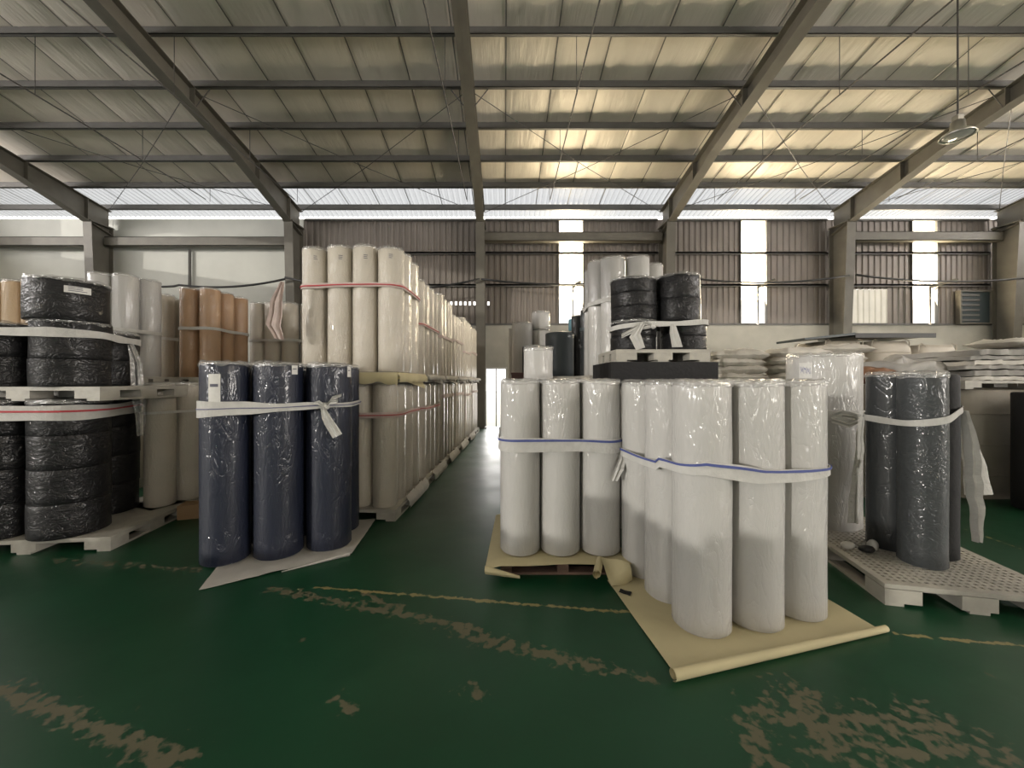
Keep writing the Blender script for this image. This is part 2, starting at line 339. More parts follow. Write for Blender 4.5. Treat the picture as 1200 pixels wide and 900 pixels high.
# ------------------------------------------------------------------ windows and door
def window(n, x0, x1):
    o = bpy.data.objects.new('window_%d' % n, None); COL.objects.link(o); struct(o)
    nn = 5; pr = []
    for k in range(nn*2+1): pr.append((x0+(x1-x0)*k/(nn*2), .02*(k % 2)))
    for z0, z1 in ((MAS+.03, 4.9), (4.9, 6.0), (6.0, WTOP)):
        part(MB().grid([[(x, WY+.06+d, z0) for x, d in pr], [(x, WY+.06+d, z1) for x, d in pr]]), 'pane', 'pane', o)
    part(MB().box(x0-.03, x0, WY-.02, WY+.08, MAS, WTOP).box(x1, x1+.03, WY-.02, WY+.08, MAS, WTOP), 'frame', 'steeldark', o)
for i, (a, b) in enumerate(WIN): window(i+1, a, b)
d = bpy.data.objects.new('door_1', None); COL.objects.link(d); struct(d)
part(MB().box(DX0-.06, DX0, WY-.03, WY+.2, 0, DZ).box(DX1, DX1+.06, WY-.03, WY+.2, 0, DZ).box(DX0-.06, DX1+.06, WY-.03, WY+.2, DZ, DZ+.06), 'frame', 'doorpaint', d)
part(MB().box(-.30, -.26, WY+.1, WY+.14, 0, DZ), 'mullion', 'doorpaint', d)
# ------------------------------------------------------------------ roof
cl = bpy.data.objects.new('ceiling', None); COL.objects.link(cl); struct(cl)
SKY0 = 11.93
PURY = [WY-.2-.0-1.11*k for k in range(14)]
PURY = [12.98-1.107*k for k in range(13)]
def sheet_rows(x0, x1, ys, amp, off, seed):
    prof = [(x0-.01, 0), (x0+(x1-x0)*.1, amp), (x0+(x1-x0)*.35, amp*.2), (x0+(x1-x0)*.6, amp*.9), (x0+(x1-x0)*.85, amp*.3), (x1+.01, 0)]
    return [[Vector((x, y, roofz(y, off)-d)) for x, d in prof] for y in ys]
x = XL; k = 0
while x < XR:
    w_ = 1.06
    ys = [SKY0]+[PURY[i]+.0 for i in range(2, 13)]+[RIDGE]
    rows = []
    for i, y in enumerate(ys):
        rows.append(sheet_rows(x, x+w_, [y], .012+R.random()*.02, .02+R.uniform(-.004, .004), k)[0])
        if i < len(ys)-1:
            ym = (y+ys[i+1])/2; rows.append(sheet_rows(x, x+w_, [ym], .03+R.random()*.025, .02, k)[0])
    off_ = .02+.003*(k % 2); rows = [[Vector((p.x, p.y, p.z+.003*(k % 2))) for p in row] for row in rows]
    part(MB().grid(rows), 'roof_sheet', 'foil', cl, True)
    sx_ = x+R.uniform(-.03, .03); part(MB().grid([[(sx_-.013, 13.0, roofz(13.0)-.008), (sx_+.013, 13.0, roofz(13.0)-.008)], [(sx_-.013, RIDGE, roofz(RIDGE)-.008), (sx_+.013, RIDGE, roofz(RIDGE)-.008)]]), 'seam', 'seam', cl)
    n = 6; pr = []
    for q in range(n): pr += [(x+w_*q/n-.002, 0), (x+w_*(q+.4)/n, 0), (x+w_*(q+.5)/n, -.025), (x+w_*(q+.9)/n, -.025)]
    pr.append((x+w_+.004, 0))
    part(MB().grid([[(a, y, roofz(y, .03)-b) for a, b in pr] for y in (SKY0+.02, 13.75)]), 'skylight_sheet', 'skylight', cl)
    x += w_; k += 1
part(MB().grid([[(XL, RIDGE, roofz(RIDGE, .02)), (XR, RIDGE, roofz(RIDGE, .02))], [(XL, YB-.2, roofz(YB-.2, .02)), (XR, YB-.2, roofz(YB-.2, .02))]]), 'roof_slope', 'foil', cl)
struct(MB().box(XL-.2, XL, WY, WY+.1, WTOP, 7.3).build('trim_1', 'steel'))
for y in PURY:
    z = roofz(y)-.2
    part(MB().box(XL, XR, y-.004, y+.004, z, z+.2).box(XL, XR, y-.07, y, z, z+.012).box(XL, XR, y, y+.07, z+.188, z+.2).box(XL, XR, y-.07, y-.06, z, z+.03), 'purlin', 'steeldark', cl)
for x in COLX[1:]:
    def top(y): return roofz(y)-.205
    def bot(y): return top(y)-(.42+max(0, (y-9.8))*.12)
    ys = [RIDGE, 2, 6, 9.8, 11.2, 12.35, 13.05]
    web = MB().grid([[(x-.006, y, bot(y)) for y in ys], [(x-.006, y, top(y)) for y in ys], [(x+.006, y, top(y)) for y in ys], [(x+.006, y, bot(y)) for y in ys]], closed_u=True)
    r_ = part(web, 'rafter', 'steel', cl)
    for fn, nm in ((bot, 'lower_flange'), (top, 'upper_flange')):
        s = .018 if fn is bot else -.018
        MB().grid([[(x-.125, y, fn(y)) for y in ys], [(x+.125, y, fn(y)) for y in ys], [(x+.125, y, fn(y)+s) for y in ys], [(x-.125, y, fn(y)+s) for y in ys]], closed_u=True).build(nm, 'steel', r_)
    for y in (5.3, 8.5, 10.75, 12.3):
        for sx in (-1, 1):
            MB().box(min(x, x+sx*.12), max(x, x+sx*.12), y-.007, y+.007, bot(y)+.01, top(y)).build('stiffener', 'steel', r_)
    for s in (-1, 1):     # knee stays from rafter to purlin
        for y in (PURY[4], PURY[7]):
            MB().tube([(x+s*.1, y, bot(y)+.03), (x+s*.42, y, roofz(y)-.19)], .012).build('knee_stay', 'rod', r_)
for i in range(1, 6):
    a, b = COLX[i], COLX[i+1]
    for (xa, xb) in ((a+.13, b-.13), (b-.13, a+.13)):
        part(MB().tube([(xa, 8.55, roofz(8.55)-.3), ((xa+xb)/2, 10.75, roofz(10.75)-.36), (xb, 12.9, roofz(12.9)-.32)], .009, 5), 'brace_rod', 'rod', cl)
for j, x in enumerate((-9.1, -6.4, -1.15, 1.4, 6.5, 9.0, 11.9)):
    part(MB().tube([(x, -1, 7.1), (x+R.uniform(-.05, .05), 5, 7.07), (x, 8.5, 7.12), (x, 11.7, 7.1)], .014, 5), 'conduit', 'rod', cl)
    for y in (PURY[5], PURY[3], PURY[1]):
        part(MB().tube([(x, y, roofz(y)-.2), (x, y, 7.1)], .007, 5), 'hanger_rod', 'rod', cl)
# ------------------------------------------------------------------ cables along the back wall, lamp, brackets
def sag(pts, r, n=10):
    out = []
    for (a, b, s) in pts:
        for k in range(n):
            t = k/n; p = a.lerp(b, t); p.z -= s*4*t*(1-t); out.append(p)
    out.append(pts[-1][1]); return MB().tube(out, r, 7)
YC = 12.30
c1 = tag(sag([(P(150, 333, YC), P(210, 335, YC), .05), (P(210, 334, YC), P(334, 327, YC), .15)], .035).build('black_cable', 'cable', None, True), 'thick black cable sagging across the cream wall behind the brown rolls', 'cable')
c2 = tag(sag([(P(334, 325, YC), P(562, 327, YC), .38)], .033).build('black_cable', 'cable', None, True), 'black cable sagging across the metal wall above the aisle-side white rolls', 'cable')
c3 = tag(sag([(P(564, 327, YC), P(785, 323, YC), .22)], .033).build('black_cable', 'cable', None, True), 'black cable crossing the first tall bright window', 'cable')
c4 = tag(sag([(P(785, 322, YC), P(995, 323, YC), .24)], .033).build('black_cable', 'cable', None, True), 'black cable crossing the middle tall bright window', 'cable')
c5 = tag(sag([(P(1003, 322, YC), P(1200, 326, YC), .16)], .033).build('black_cable', 'cable', None, True), 'black cable crossing the rightmost tall bright window', 'cable')
for nm, (wx, pxv, pxe, lab) in enumerate(((0, 671, 681, 'first'), (1, 888, 908, 'middle'), (2, 1090, 1122, 'rightmost'))):
    t = thing('wall_arm', 'thin pipe arm standing in front of the %s tall bright window' % lab, 'bracket', P(pxv, 380, 12.9))
    o = Vector(t.location)
    MB().tube([Vector((0, 0, 0)), P(pxv, 336, 12.9)-o], .03).build('upright', 'rod', t)
    MB().tube([P(pxv, 337, 12.9)-o, P((pxv+pxe)/2, 332, 12.8)-o, P(pxe, 327 if wx else 330, 12.7)-o], .045).build('arm', 'steel', t)
    MB().tube([P(pxv, 344, 12.9)-o, P(pxv+(pxe-pxv)*.35, 335, 12.85)-o], .018).build('strut', 'rod', t)
t = thing('louvre_box', 'dark square vent box with light holes on the right wall', 'vent', (16.05, 13.1, 4.05))
MB().box(-.52, .52, 0, .09, -.5, .55).build('backing', 'board', t)
MB().box(-.56, -.5, -.06, .1, -.54, .6).box(.5, .56, -.06, .1, -.54, .6).box(-.5, .5, -.06, .1, .55, .6).box(-.5, .5, -.06, .1, -.54, -.5).build('frame', 'steel', t)
for k in range(6): MB().box(-.5, .12, -.04, 0, -.44+k*.17, -.38+k*.17).build('slat', 'steeldark', t)
t = thing('high_bay_lamp', 'round industrial lamp hanging on a long rod near the right rafter', 'lamp', (7.97, 6.75, 5.86))
MB().lathe([(.03, .28), (.09, .26), (.10, .12), (.20, .05), (.235, 0), (.225, 0), (.18, .045), (.08, .10), (0, .11)][::-1], 28).build('reflector', 'lampmetal', t, True)
MB().lathe([(0, -.03), (.08, -.02), (.16, .0), (.21, .015), (.2, .03), (0, .05)], 24).build('glass_cover', 'lampglass', t, True)
MB().tube([(0, 0, .27), (0, 0, 2.49)], .014).build('rod', 'rod', t); MB().box(-.05, .05, -.05, .05, .26, .36).build('housing', 'lampmetal', t)
# ------------------------------------------------------------------ rolls
cache = {}
def roll_mesh(r, h, mt, var, seg):
    key = ('roll', round(r, 3), round(h, 3), mt, var, seg)
    if key in cache: return cache[key]
    nr = 14 if seg > 30 else 7
    prof = [(r-.012, 0), (r, .012)]+[(r, .012+(h-.03)*k/nr) for k in range(1, nr)]+[(r, h-.02), (r-.006, h-.006), (r-.02, h), (.04, h), (.038, h-.1), (0, h-.1)]
    amp = .004
    def j(p, i):
        if i < 2 or i > nr+2: return p
        q = nv((p.x*3, p.y*3, p.z), 1.5, var)*amp
        rr = math.hypot(p.x, p.y); return Vector((p.x*(1+q/rr), p.y*(1+q/rr), p.z))
    cache[key] = MB().lathe(prof, seg, j).mesh('roll_body', mt, True); return cache[key]
def cap_mesh(r, var, seg):
    key = ('cap', round(r, 3), var, seg)
    if key in cache: return cache[key]
    n = 36 if seg > 30 else 18
    prof = [(r+.002, -.022), (r+.004, -.010), (r-.002, .006), (r*.9, .014), (r*.7, .012), (r*.45, .01), (r*.2, .008), (.001, .006)]
    def j(p, i):
        a = .006 if i < 2 else .022
        q = abs(nv(p, 26, var))*a*1.5
        if i < 2: rr = math.hypot(p.x, p.y); return Vector((p.x*(1+q/rr), p.y*(1+q/rr), p.z+nv(p, 14, var+5)*.022))
        return Vector((p.x, p.y, p.z+q))
    cache[key] = MB().lathe(prof, n, j).mesh('film_wrap', 'film', True); return cache[key]
def disc_stack_mesh(r, z0, z1, var, mt, seg=40):
    key = ('disc', round(r, 3), round(z0, 3), round(z1, 3), var, mt)
    if key in cache: return cache[key]
    n = 5; prof = [(.05, z0), (r-.004, z0), (r-.0005, z0+.004)]+[(r, z0+.004+(z1-z0-.008)*k/n) for k in range(1, n)]+[(r-.0005, z1-.004), (r-.004, z1), (.05, z1)]
    def j(p, i):
        rr = math.hypot(p.x, p.y)
        if rr < .1: return p
        q = nv((p.x*2, p.y*2, p.z*1.5), 2, var)*.008; return Vector((p.x*(1+q/rr), p.y*(1+q/rr), p.z))
    cache[key] = MB().lathe(prof, seg, j).mesh('reel', mt, True); return cache[key]
def patch(r, a0, a1, z0, z1, off=.007, n=6):
    return MB().grid([[Vector(((r+off)*math.cos(a0+(a1-a0)*k/n), (r+off)*math.sin(a0+(a1-a0)*k/n), z)) for k in range(n+1)] for z in (z0, z1)])
NR = 0
def roll(x, y, z, r, h, mt, label, group, name='fabric_roll', near=False, cap=True, tilt=0):
    global NR
    NR += 1
    seg = 48 if near else 28
    t = thing(name, label, 'roll', (x, y, z), R.uniform(0, .5) if not near else 0, group)
    link('roll_body', roll_mesh(r, h, mt, NR % 3, seg), t)
    if cap: link('film_wrap', cap_mesh(r, NR % 4, seg), t, (0, 0, h))
    return t
def sticker(t, r, azim, z0, z1, w, mt='paper', ink='ink', rows=3, name='paper_label'):
    """azim = direction the sticker faces, world angle"""
    a = azim-t.rotation_euler.z; h = w/r/2
    s = patch(r, a-h, a+h, z0, z1).build(name, mt, t, True)
    for k in range(rows):
        zz = z1-(z1-z0)*(k+.8)/(rows+.8)
        patch(r, a-h*.7, a+h*R.uniform(.1, .7), zz, zz+(z1-z0)*.10, .0085, 4).build('print', ink, s)
    return s
ORD = ['first', 'second', 'third', 'fourth', 'fifth', 'sixth', 'seventh', 'eighth', 'ninth']
# ------------------------------------------------------------------ pallets
def pallet(x, y, z, w_, d_, rz, label, mt='plastic', h=.13, group='pallets', deck=True):
    """x, y = centre, w_ along local x (front), d_ along local y"""
    t = thing('pallet', label, 'pallet', (x, y, z), rz, group)
    if mt == 'wood':
        nb = 7
        for k in range(nb):
            yy = -d_/2+(d_-.1)*k/(nb-1); MB().box(-w_/2, w_/2, yy, yy+.1, h-.022, h).build('deck_board', mt, t)
        for k in range(3):
            xx = -w_/2+(w_-.09)*k/2; MB().box(xx, xx+.09, -d_/2, d_/2, .02, h-.023).build('runner', mt, t)
        for yy in (-d_/2, -.05, d_/2-.1): MB().box(-w_/2, w_/2, yy, yy+.1, 0, .019).build('base_board', mt, t)
        return t
    if deck == 'grid':      # open lattice deck
        n1, n2 = 24, 32; e = .035
        key = ('lat', w_, d_)
        mb = MB(); mb.box(-w_/2, w_/2, -d_/2, -d_/2+e, h-.03, h).box(-w_/2, w_/2, d_/2-e, d_/2, h-.03, h).box(-w_/2, -w_/2+e, -d_/2+e, d_/2-e, h-.03, h).box(w_/2-e, w_/2, -d_/2+e, d_/2-e, h-.03, h)
        for k in range(1, n1): xx = -w_/2+w_*k/n1; mb.box(xx-.011, xx+.011, -d_/2+e, d_/2-e, h-.03, h-.001)
        for k in range(1, n2): yy = -d_/2+d_*k/n2; mb.box(-w_/2+e, w_/2-e, yy-.011, yy+.011, h-.03, h)
        mb.box(-w_/2+.02, w_/2-.02, -d_/2+.02, d_/2-.02, h-.045, h-.04)
        mb.build('deck', mt, t)
    else:
        MB().box(-w_/2, w_/2, -d_/2, d_/2, h-.035, h).build('deck', mt, t)
    for i in range(3):
        for j in range(3):
            fw = .22 if i != 1 else .2; fd = .2
            cx = (-w_/2+fw/2, 0, w_/2-fw/2)[i]; cy = (-d_/2+fd/2, 0, d_/2-fd/2)[j]
            MB().box(cx-fw/2+.002, cx+fw/2-.002, cy-fd/2+.002, cy+fd/2-.002, .02, h-.035).build('foot', mt, t)
    for i in range(3):
        cx = (-w_/2+.06, 0, w_/2-.06)[i]; MB().box(cx-.055, cx+.055, -d_/2+.004, d_/2-.004, 0, .02).build('skid', mt, t)
    return t
# ------------------------------------------------------------------ straps
def hull(circs, off):
    pts = []
    for (x, y, r) in circs:
        for k in range(40): a = k*math.pi/20; pts.append((x+(r+off)*math.cos(a), y+(r+off)*math.sin(a)))
    pts = sorted(set(pts))
    def cr(o, a, b): return (a[0]-o[0])*(b[1]-o[1])-(a[1]-o[1])*(b[0]-o[0])
    lo = []
    for p in pts:
        while len(lo) > 1 and cr(lo[-2], lo[-1], p) <= 0: lo.pop()
        lo.append(p)
    up = []
    for p in reversed(pts):
        while len(up) > 1 and cr(up[-2], up[-1], p) <= 0: up.pop()
        up.append(p)
    h = lo[:-1]+up[:-1]; out = []
    for i, a in enumerate(h):
        b = h[(i+1) % len(h)]; L_ = math.dist(a, b); n = max(1, int(L_/.04))
        for k in range(n): out.append((a[0]+(b[0]-a[0])*k/n, a[1]+(b[1]-a[1])*k/n))
    return out
def band_mb(path, zf, wf, off0, off1, seed=0):
    """closed ribbon; rows = 4 corner lines"""
    n = len(path); cx = sum(p[0] for p in path)/n; cy = sum(p[1] for p in path)/n
    rows = [[], [], [], []]
    for i, p in enumerate(path):
        a, b = path[i-1], path[(i+1) % n]; tx, ty = b[0]-a[0], b[1]-a[1]; l = math.hypot(tx, ty) or 1; nx, ny = ty/l, -tx/l
        z = zf(p)+nv((p[0], p[1], 0), 2.5, seed)*.012; w_ = wf(p)*(1+nv((p[0], p[1], 3), 4, seed)*.25)
        wr = nv((p[0], p[1], 9), 9, seed)*.006
        for j, (o, zz) in enumerate(((off0, -w_/2), (off1+abs(wr), -w_/2), (off1+abs(wr)*.5, w_/2), (off0, w_/2))):
            rows[j].append(Vector((p[0]+nx*o, p[1]+ny*o, z+zz)))
    return MB().grid(rows, closed_u=True, closed_v=True)
def strap(circs, zf, wf, label, mt='strap', stripe=None, sz=0, sw=.012, seed=0, off=.009, group='tie straps'):
    if not callable(zf): z_ = zf; zf = lambda p: z_
    if not callable(wf): w_ = wf; wf = lambda p: w_
    path = hull(circs, off)
    t = thing('tie_strap', label, 'strap', (0, 0, 0), 0, group)
    band_mb(path, zf, wf, 0, .004, seed).build('band', mt, t, False)
    if stripe: band_mb(path, lambda p: zf(p)+sz*wf(p), lambda p: sw, .009, .012, seed).build('stripe', stripe, t)
    return t
def ribbon(pts, wid, wdir, th=.004, seed=0, fold=.01, n=5):
    """hanging strip of cloth: pts centre line, wid widths, wdir width direction"""
    pts = [Vector(p) for p in pts]; fine = []; ws = []
    for i in range(len(pts)-1):
        for k in range(5): t_ = k/5; fine.append(pts[i].lerp(pts[i+1], t_)); ws.append(wid[i]*(1-t_)+wid[i+1]*t_)
    fine.append(pts[-1]); ws.append(wid[-1]); wd = Vector(wdir).normalized()
    nrm = Vector((0, -1, 0)); rows = []
    for p, w_ in zip(fine, ws):
        rows.append([p+wd*(w_*(j/n-.5))+nrm*(fold*math.sin(j*2.4+seed)+nv(p, 8, seed)*fold) for j in range(n+1)])
    back = [[q-nrm*th for q in reversed(r)] for r in rows]
    m_ = MB(); m_.grid([a+b for a, b in zip(rows, back)], closed_v=True); return m_
def lump(r, seed, sq=(1, 1, 1), amp=.35, fr=7, seg=14, rings=9):
    prof = [(max(.0005, r*math.sin(math.pi*k/rings)), -r*math.cos(math.pi*k/rings)) for k in range(rings+1)]
    def j(p, i): q = 1+nv(p, fr, seed)*amp*1.6; return Vector((p.x*q*sq[0], p.y*q*sq[1], p.z*q*sq[2]))
    return MB().lathe(prof, seg, j)
# ------------------------------------------------------------------ sheets under loads
def quad_sheet(c, zf, th=.004, nu=26, nv_=26):
    p00, p10, p11, p01 = [Vector((*q[:2], 0)) for q in c]; rows = []
    for i in range(nu+1):
        u = i/nu; row = []
        for j in range(nv_+1):
            v = j/nv_; p = p00*(1-u)*(1-v)+p10*u*(1-v)+p11*u*v+p01*(1-u)*v
            p.z = zf(p, u, v); row.append(p)
        rows.append(row)
    return MB().slab(rows, th)
def curl(a, b, r0, r1, turns=1.4, n=16, m_=14, z0=0, side=1):
    """rolled-up edge from a to b: a spiral tube lying on the floor"""
    a = Vector(a); b = Vector(b); d_ = (b-a).normalized(); s = Vector((-d_.y, d_.x, 0))*side; rows = []
    for i in range(m_+1):
        t_ = i/m_; c = a.lerp(b, t_); R_ = r0*(1-t_)+r1*t_; row = []
        for k in range(n+1):
            q = k/n; ang = -math.pi/2+q*turns*2*math.pi; rr = R_*(1-.45*q)
            row.append(c+s*(rr*math.cos(ang))+Vector((0, 0, z0+R_+rr*math.sin(ang)+.002)))
        rows.append(row)
    return MB().grid(rows)
#=================================================================== A: big white rolls right of centre
gA = 'white rolls on the pale yellow sheet'
A = [(1.255, 2.452, 'nearest white film-wrapped roll at the near corner of the yellow sheet'),
     (1.618, 2.505, 'white roll second from the left in the front row on the yellow sheet'),
     (1.976, 2.612, 'white roll at the right end of the front row on the yellow sheet'),
     (1.205, 2.800, 'white roll directly behind the nearest one, left side of the yellow sheet'),
     (1.136, 3.137, 'white roll at the rear left corner of the yellow sheet beside the blue-striped bundle')]
for x, y, lab in A: roll(x, y, .012, .172, 1.53, 'white', lab, gA, near=True)
for x, y in ((1.565, 2.86), (1.925, 2.96), (1.50, 3.21), (1.86, 3.31)):
    roll(x, y, .012, .172, 1.53, 'white', 'white roll hidden in the middle and back of the yellow sheet load', 'rolls at the back of the yellow sheet load', near=True)
cA = [(x, y, .172) for x, y, _ in A]+[(1.86, 3.31, .172), (1.50, 3.21, .172)]
t = strap(cA, lambda p: .97+.06*max(0, 1-abs(p[0]-1.2)/.35)*(1 if p[1] < 2.6 else .2), lambda p: .055+.035*max(0, 1-abs(p[0]-1.5)/.6), 'white tie strap with blue edge around the nearest white rolls', stripe='stripe_blue', sz=.36, sw=.014, seed=2)
s00, s10, s11, s01 = (.90, 2.02), (2.33, 2.40), (2.17, 3.62), (.80, 2.98)
def zsA(p, u, v): return .006+.004*(1+nv(p, 3, 4))
t = thing('ground_sheet', 'pale yellow nonwoven sheet with rolled near edge under the big white rolls', 'sheet', (0, 0, 0), 0, 'ground sheets')
quad_sheet([s00, s10, s11, s01], zsA, .003).build('sheet', 'yellow', t, True)
curl((.87, 1.985, 0), (2.36, 2.375, 0), .034, .022, 1.5, side=-1).build('rolled_edge', 'yellow', t, True)
curl((.70, 2.90, .055), (.765, 3.06, .09), .036, .036, 1.5).build('curled_corner', 'yellow', t, True)
rows = []
for i in range(9):
    q = i/8; top_ = Vector((.755+.22*q, 3.05-.06*q, .165-.03*q-.02*math.sin(q*6))); lo_ = Vector((.80+.18*q, 2.86+.09*q, .016))
    rows.append([top_.lerp(lo_, k/6)+Vector((0, -.025*math.sin(k/6*3.14), .012*math.sin(k*1.3+i*.7))) for k in range(7)])
MB().grid(rows).build('corner_flap', 'yellow', t, True)
tag(quad_sheet([(.835, 2.80), (.90, 2.75), (.93, 2.80), (.86, 2.84)], lambda p, u, v: .014+.012*abs(nv(p, 20, 3)), .003, 6, 6).build('scrap_of_film', 'foam', None), 'small black scrap by the rear corner of the big yellow sheet', 'scrap')
#=================================================================== B: white bundle with blue striped strap
gB = 'white rolls in the blue-striped bundle'
bx = (.134, .472, .812); cB = []
for j in range(3):
    for i in range(3):
        lab = 'white roll, %s in the front row of the blue-striped bundle' % ('left', 'middle', 'right')[i] if j == 0 else 'white roll hidden in the back rows of the blue-striped bundle'
        roll(bx[i]-.0*j, 3.263+.342*j, .135, .168, 1.415, 'white', lab, gB if j == 0 else 'back rows of the blue-striped bundle', near=(j == 0)); cB.append((bx[i], 3.263+.342*j, .168))
t = strap(cB, 1.03, .105, 'wide white tie strap with blue top stripe around the centre bundle', stripe='stripe_blue', sz=.36, sw=.016, seed=5)
MB_ = ribbon([(.99, 3.22, 1.0), (.96, 3.12, .92), (.91, 3.05, .85), (.87, 3.05, .76)], [.03, .06, .07, .05], (1, 0, 0), seed=3); MB_.build('tail', 'strap', t)
lump(.03, 4).build('knot', 'strap', t, True, (.985, 3.10, .985))
pallet(.47, 3.60, 0, 1.0, 1.04, 0, 'dark wooden pallet under the white centre bundle', 'wood', h=.118)
t = thing('ground_sheet', 'pale yellow sheet sticking out on the pallet of the centre bundle', 'sheet', (0, 0, 0), 0, 'ground sheets')
def zB(p, u, v):
    e = max(0, 3.08-p.y); l = max(0, -.04-p.x)
    return .126-.22*e*(1 if p.x < .05 else .75+.35*math.sin(p.x*9)) -.28*l+.002*nv(p, 6, 2)
quad_sheet([(-.15, 3.0), (1.0, 3.02), (1.0, 4.13), (-.09, 4.13)], zB, .003, 30, 30).build('sheet', 'yellow', t, True)
curl((-.15, 2.985, .05), (.12, 2.955, .03), .035, .012, 1.3).build('curled_corner', 'yellow', t, True)
#=================================================================== D: navy rolls
gD = 'navy rolls'
Dp = [(-2.43, 3.352, .187, 'navy film-wrapped roll with long white label, leftmost of the navy bundle'),
      (-2.04, 3.478, .200, 'navy film-wrapped roll, middle of the front row of the navy bundle'),
      (-1.665, 3.655, .197, 'navy film-wrapped roll beside the strap knot of the navy bundle'),
      (-1.74, 4.045, .197, 'navy roll at the right rear of the navy bundle, mostly hidden')]
tD = [roll(x, y, .012, r, 1.69, 'navy', lab, gD, near=True) for x, y, r, lab in Dp]
for x, y in ((-2.50, 3.78), (-2.12, 3.95)): roll(x, y, .012, .187, 1.69, 'navy', 'navy roll hidden behind the front row of the navy bundle', 'hidden navy rolls', near=True)
def face(t): return math.atan2(-t.location.y, -t.location.x)
sticker(tD[0], .187, face(tD[0])-.42, 1.36, 1.60, .085, rows=1); sticker(tD[1], .200, face(tD[1])+.62, 1.60, 1.68, .055, rows=1); sticker(tD[2], .197, face(tD[2])+1.0, 1.58, 1.68, .06, rows=1)
cD = [(x, y, r) for x, y, r, _ in Dp]+[(-2.50, 3.78, .187)]
t = strap(cD, lambda p: 1.315+.03*(p[0]+2.6)*.6, lambda p: .135-.095*min(1, max(0, (p[0]+2.5)/.95)) if p[1] < 3.8 else .045, 'white tie strap knotted around the navy rolls', stripe='stripe_grey', sz=.0, sw=.008, seed=9)
k0 = Vector((-1.60, 3.435, 1.325)); 
lump(.03, 2, (1.3, .7, 1)).build('knot', 'strap', t, True, k0)
ribbon([k0+Vector((-.02, -.02, .0)), k0+Vector((.02, -.04, -.08)), k0+Vector((.06, -.03, -.16)), k0+Vector((.12, -.02, -.26))], [.03, .07, .085, .09], (1, 0, .5), seed=1).build('tail', 'strap', t)
for s, e in ((1, (.11, -.0, .05)), (-1, (-.09, -.03, .03)), (1, (.13, .03, .10))):
    ribbon([k0, k0+Vector(e)*.5+Vector((0, -.03, .02)), k0+Vector(e)], [.02, .045, .03], (.2, 0, 1), seed=s).build('loop', 'strap', t)
t = thing('ground_sheet', 'whitish crumpled sheet under the navy rolls', 'sheet', (0, 0, 0), 0, 'ground sheets')
c = [G(233, 693), G(412, 650), (-1.44, 4.30), (-2.72, 4.1)]
quad_sheet([c[0], c[1], c[2], c[3]], lambda p, u, v: .006+.004*(1+nv(p, 4, 7))+(.018*abs(nv(p, 7, 1)) if v < .12 or u > .93 else 0), .003).build('sheet', 'whitesheet', t, True)
curl(G(330, 671), G(410, 651.5), .004, .018, 1.2).build('folded_edge', 'whitesheet', t, True)
#=================================================================== E: black reel stacks at far left
def reel_stack(x, y, z, r, hs, mt, label, group, cap=True, tilt=0):
    t = thing('reel_stack', label, 'reel stack', (x, y, z), R.uniform(0, 3), group)
    zz = 0
    for i, h in enumerate(hs):
        link('reel', disc_stack_mesh(r, 0, h, (i+NR) % 3, mt), t, (R.uniform(-.006, .006), R.uniform(-.006, .006), zz)); zz += h
    if cap: link('film_wrap', cap_mesh(r+.003, 1, 48), t, (0, 0, zz-.002))
    return t
E = [(-4.72, 3.60, 'left'), (-4.14, 3.674, 'middle'), (-4.40, 4.24, 'right')]
for i, (x, y, s) in enumerate(E):
    reel_stack(x, y, .132, .275, [.31, .31, .31, .31], 'black', 'tall film-wrapped black reel stack on the bottom pallet, %s one' % ('partly cut by the left edge', 'with bright film creases, centre', 'set back at the right')[i], 'black reel stacks on the bottom pallet')
    reel_stack(x, y, 1.505, .27, [.27, .30] if i != 1 else [.25, .25, .10], 'black', 'black reel stack on the upper white pallet, %s' % ('cut by the left edge', 'centre, under the crumpled bundle', 'set back at the right')[i], 'black reel stacks on the upper pallet')
t = reel_stack(-4.13, 3.64, 2.11, .28, [.37], 'black', 'black bundle in crumpled shiny film topping the black reel stacks', None)
sticker(t, .285, face(t)+.2, .24, .30, .17)
pallet(-4.36, 3.97, 0, 1.42, 1.08, D2R(6), 'white pallet on the floor under the black reel stacks', group='white pallets', h=.13)
pallet(-4.40, 3.97, 1.374, 1.38, 1.06, D2R(4), 'white pallet stacked between the two tiers of black reels', h=.128)
cE = [(x, y, .275) for x, y, _ in E]+[(-4.95, 4.2, .275)]
roll(-4.98, 4.20, .132, .27, 1.24, 'black', 'black roll hidden behind the left black reel stacks', 'hidden black rolls')
strap(cE, 1.27, .125, 'broad white strap with red line around the lower black reels', mt='strap', stripe='stripe_red', sz=.12, sw=.016, seed=11)
t = strap([(x, y, .27) for x, y, _ in E], 1.985, .075, 'white strap around the upper black reels', seed=12)
ribbon([(-4.13, 4.22, 1.98), (-4.06, 4.22, 1.75), (-4.03, 4.22, 1.35), (-4.02, 4.25, .95)], [.03, .10, .12, .05], (1, .3, 0), seed=5, fold=.02).build('tail', 'film', t)
#=================================================================== generic pallet load (tiers of rolls)
def load(name, fx, fy, nx, ny, r, z, h, mt, rz, labf, group, side_only=True, near=False, jitter=.0):
    """front-right corner of the load at (fx, fy); columns go left, rows go back; returns circles"""
    u = Vector((math.cos(rz), math.sin(rz))); v = Vector((-u.y, u.x)); c = []
    for j in range(ny):
        for i in range(nx):
            if side_only and i > 0 and j > 0: continue
            p = Vector((fx, fy))-u*(r+.004+i*(2*r+.008))+v*(r+j*(2*r+.008))
            hh = h+R.choice((0, .0, .015, -.015))
            lab = labf(i, j)
            roll(p.x, p.y, z, r, round(hh, 3), mt, lab[0], lab[1] if lab[1] else group, near=near and j == 0 and False)
            c.append((p.x, p.y, r))
    return c
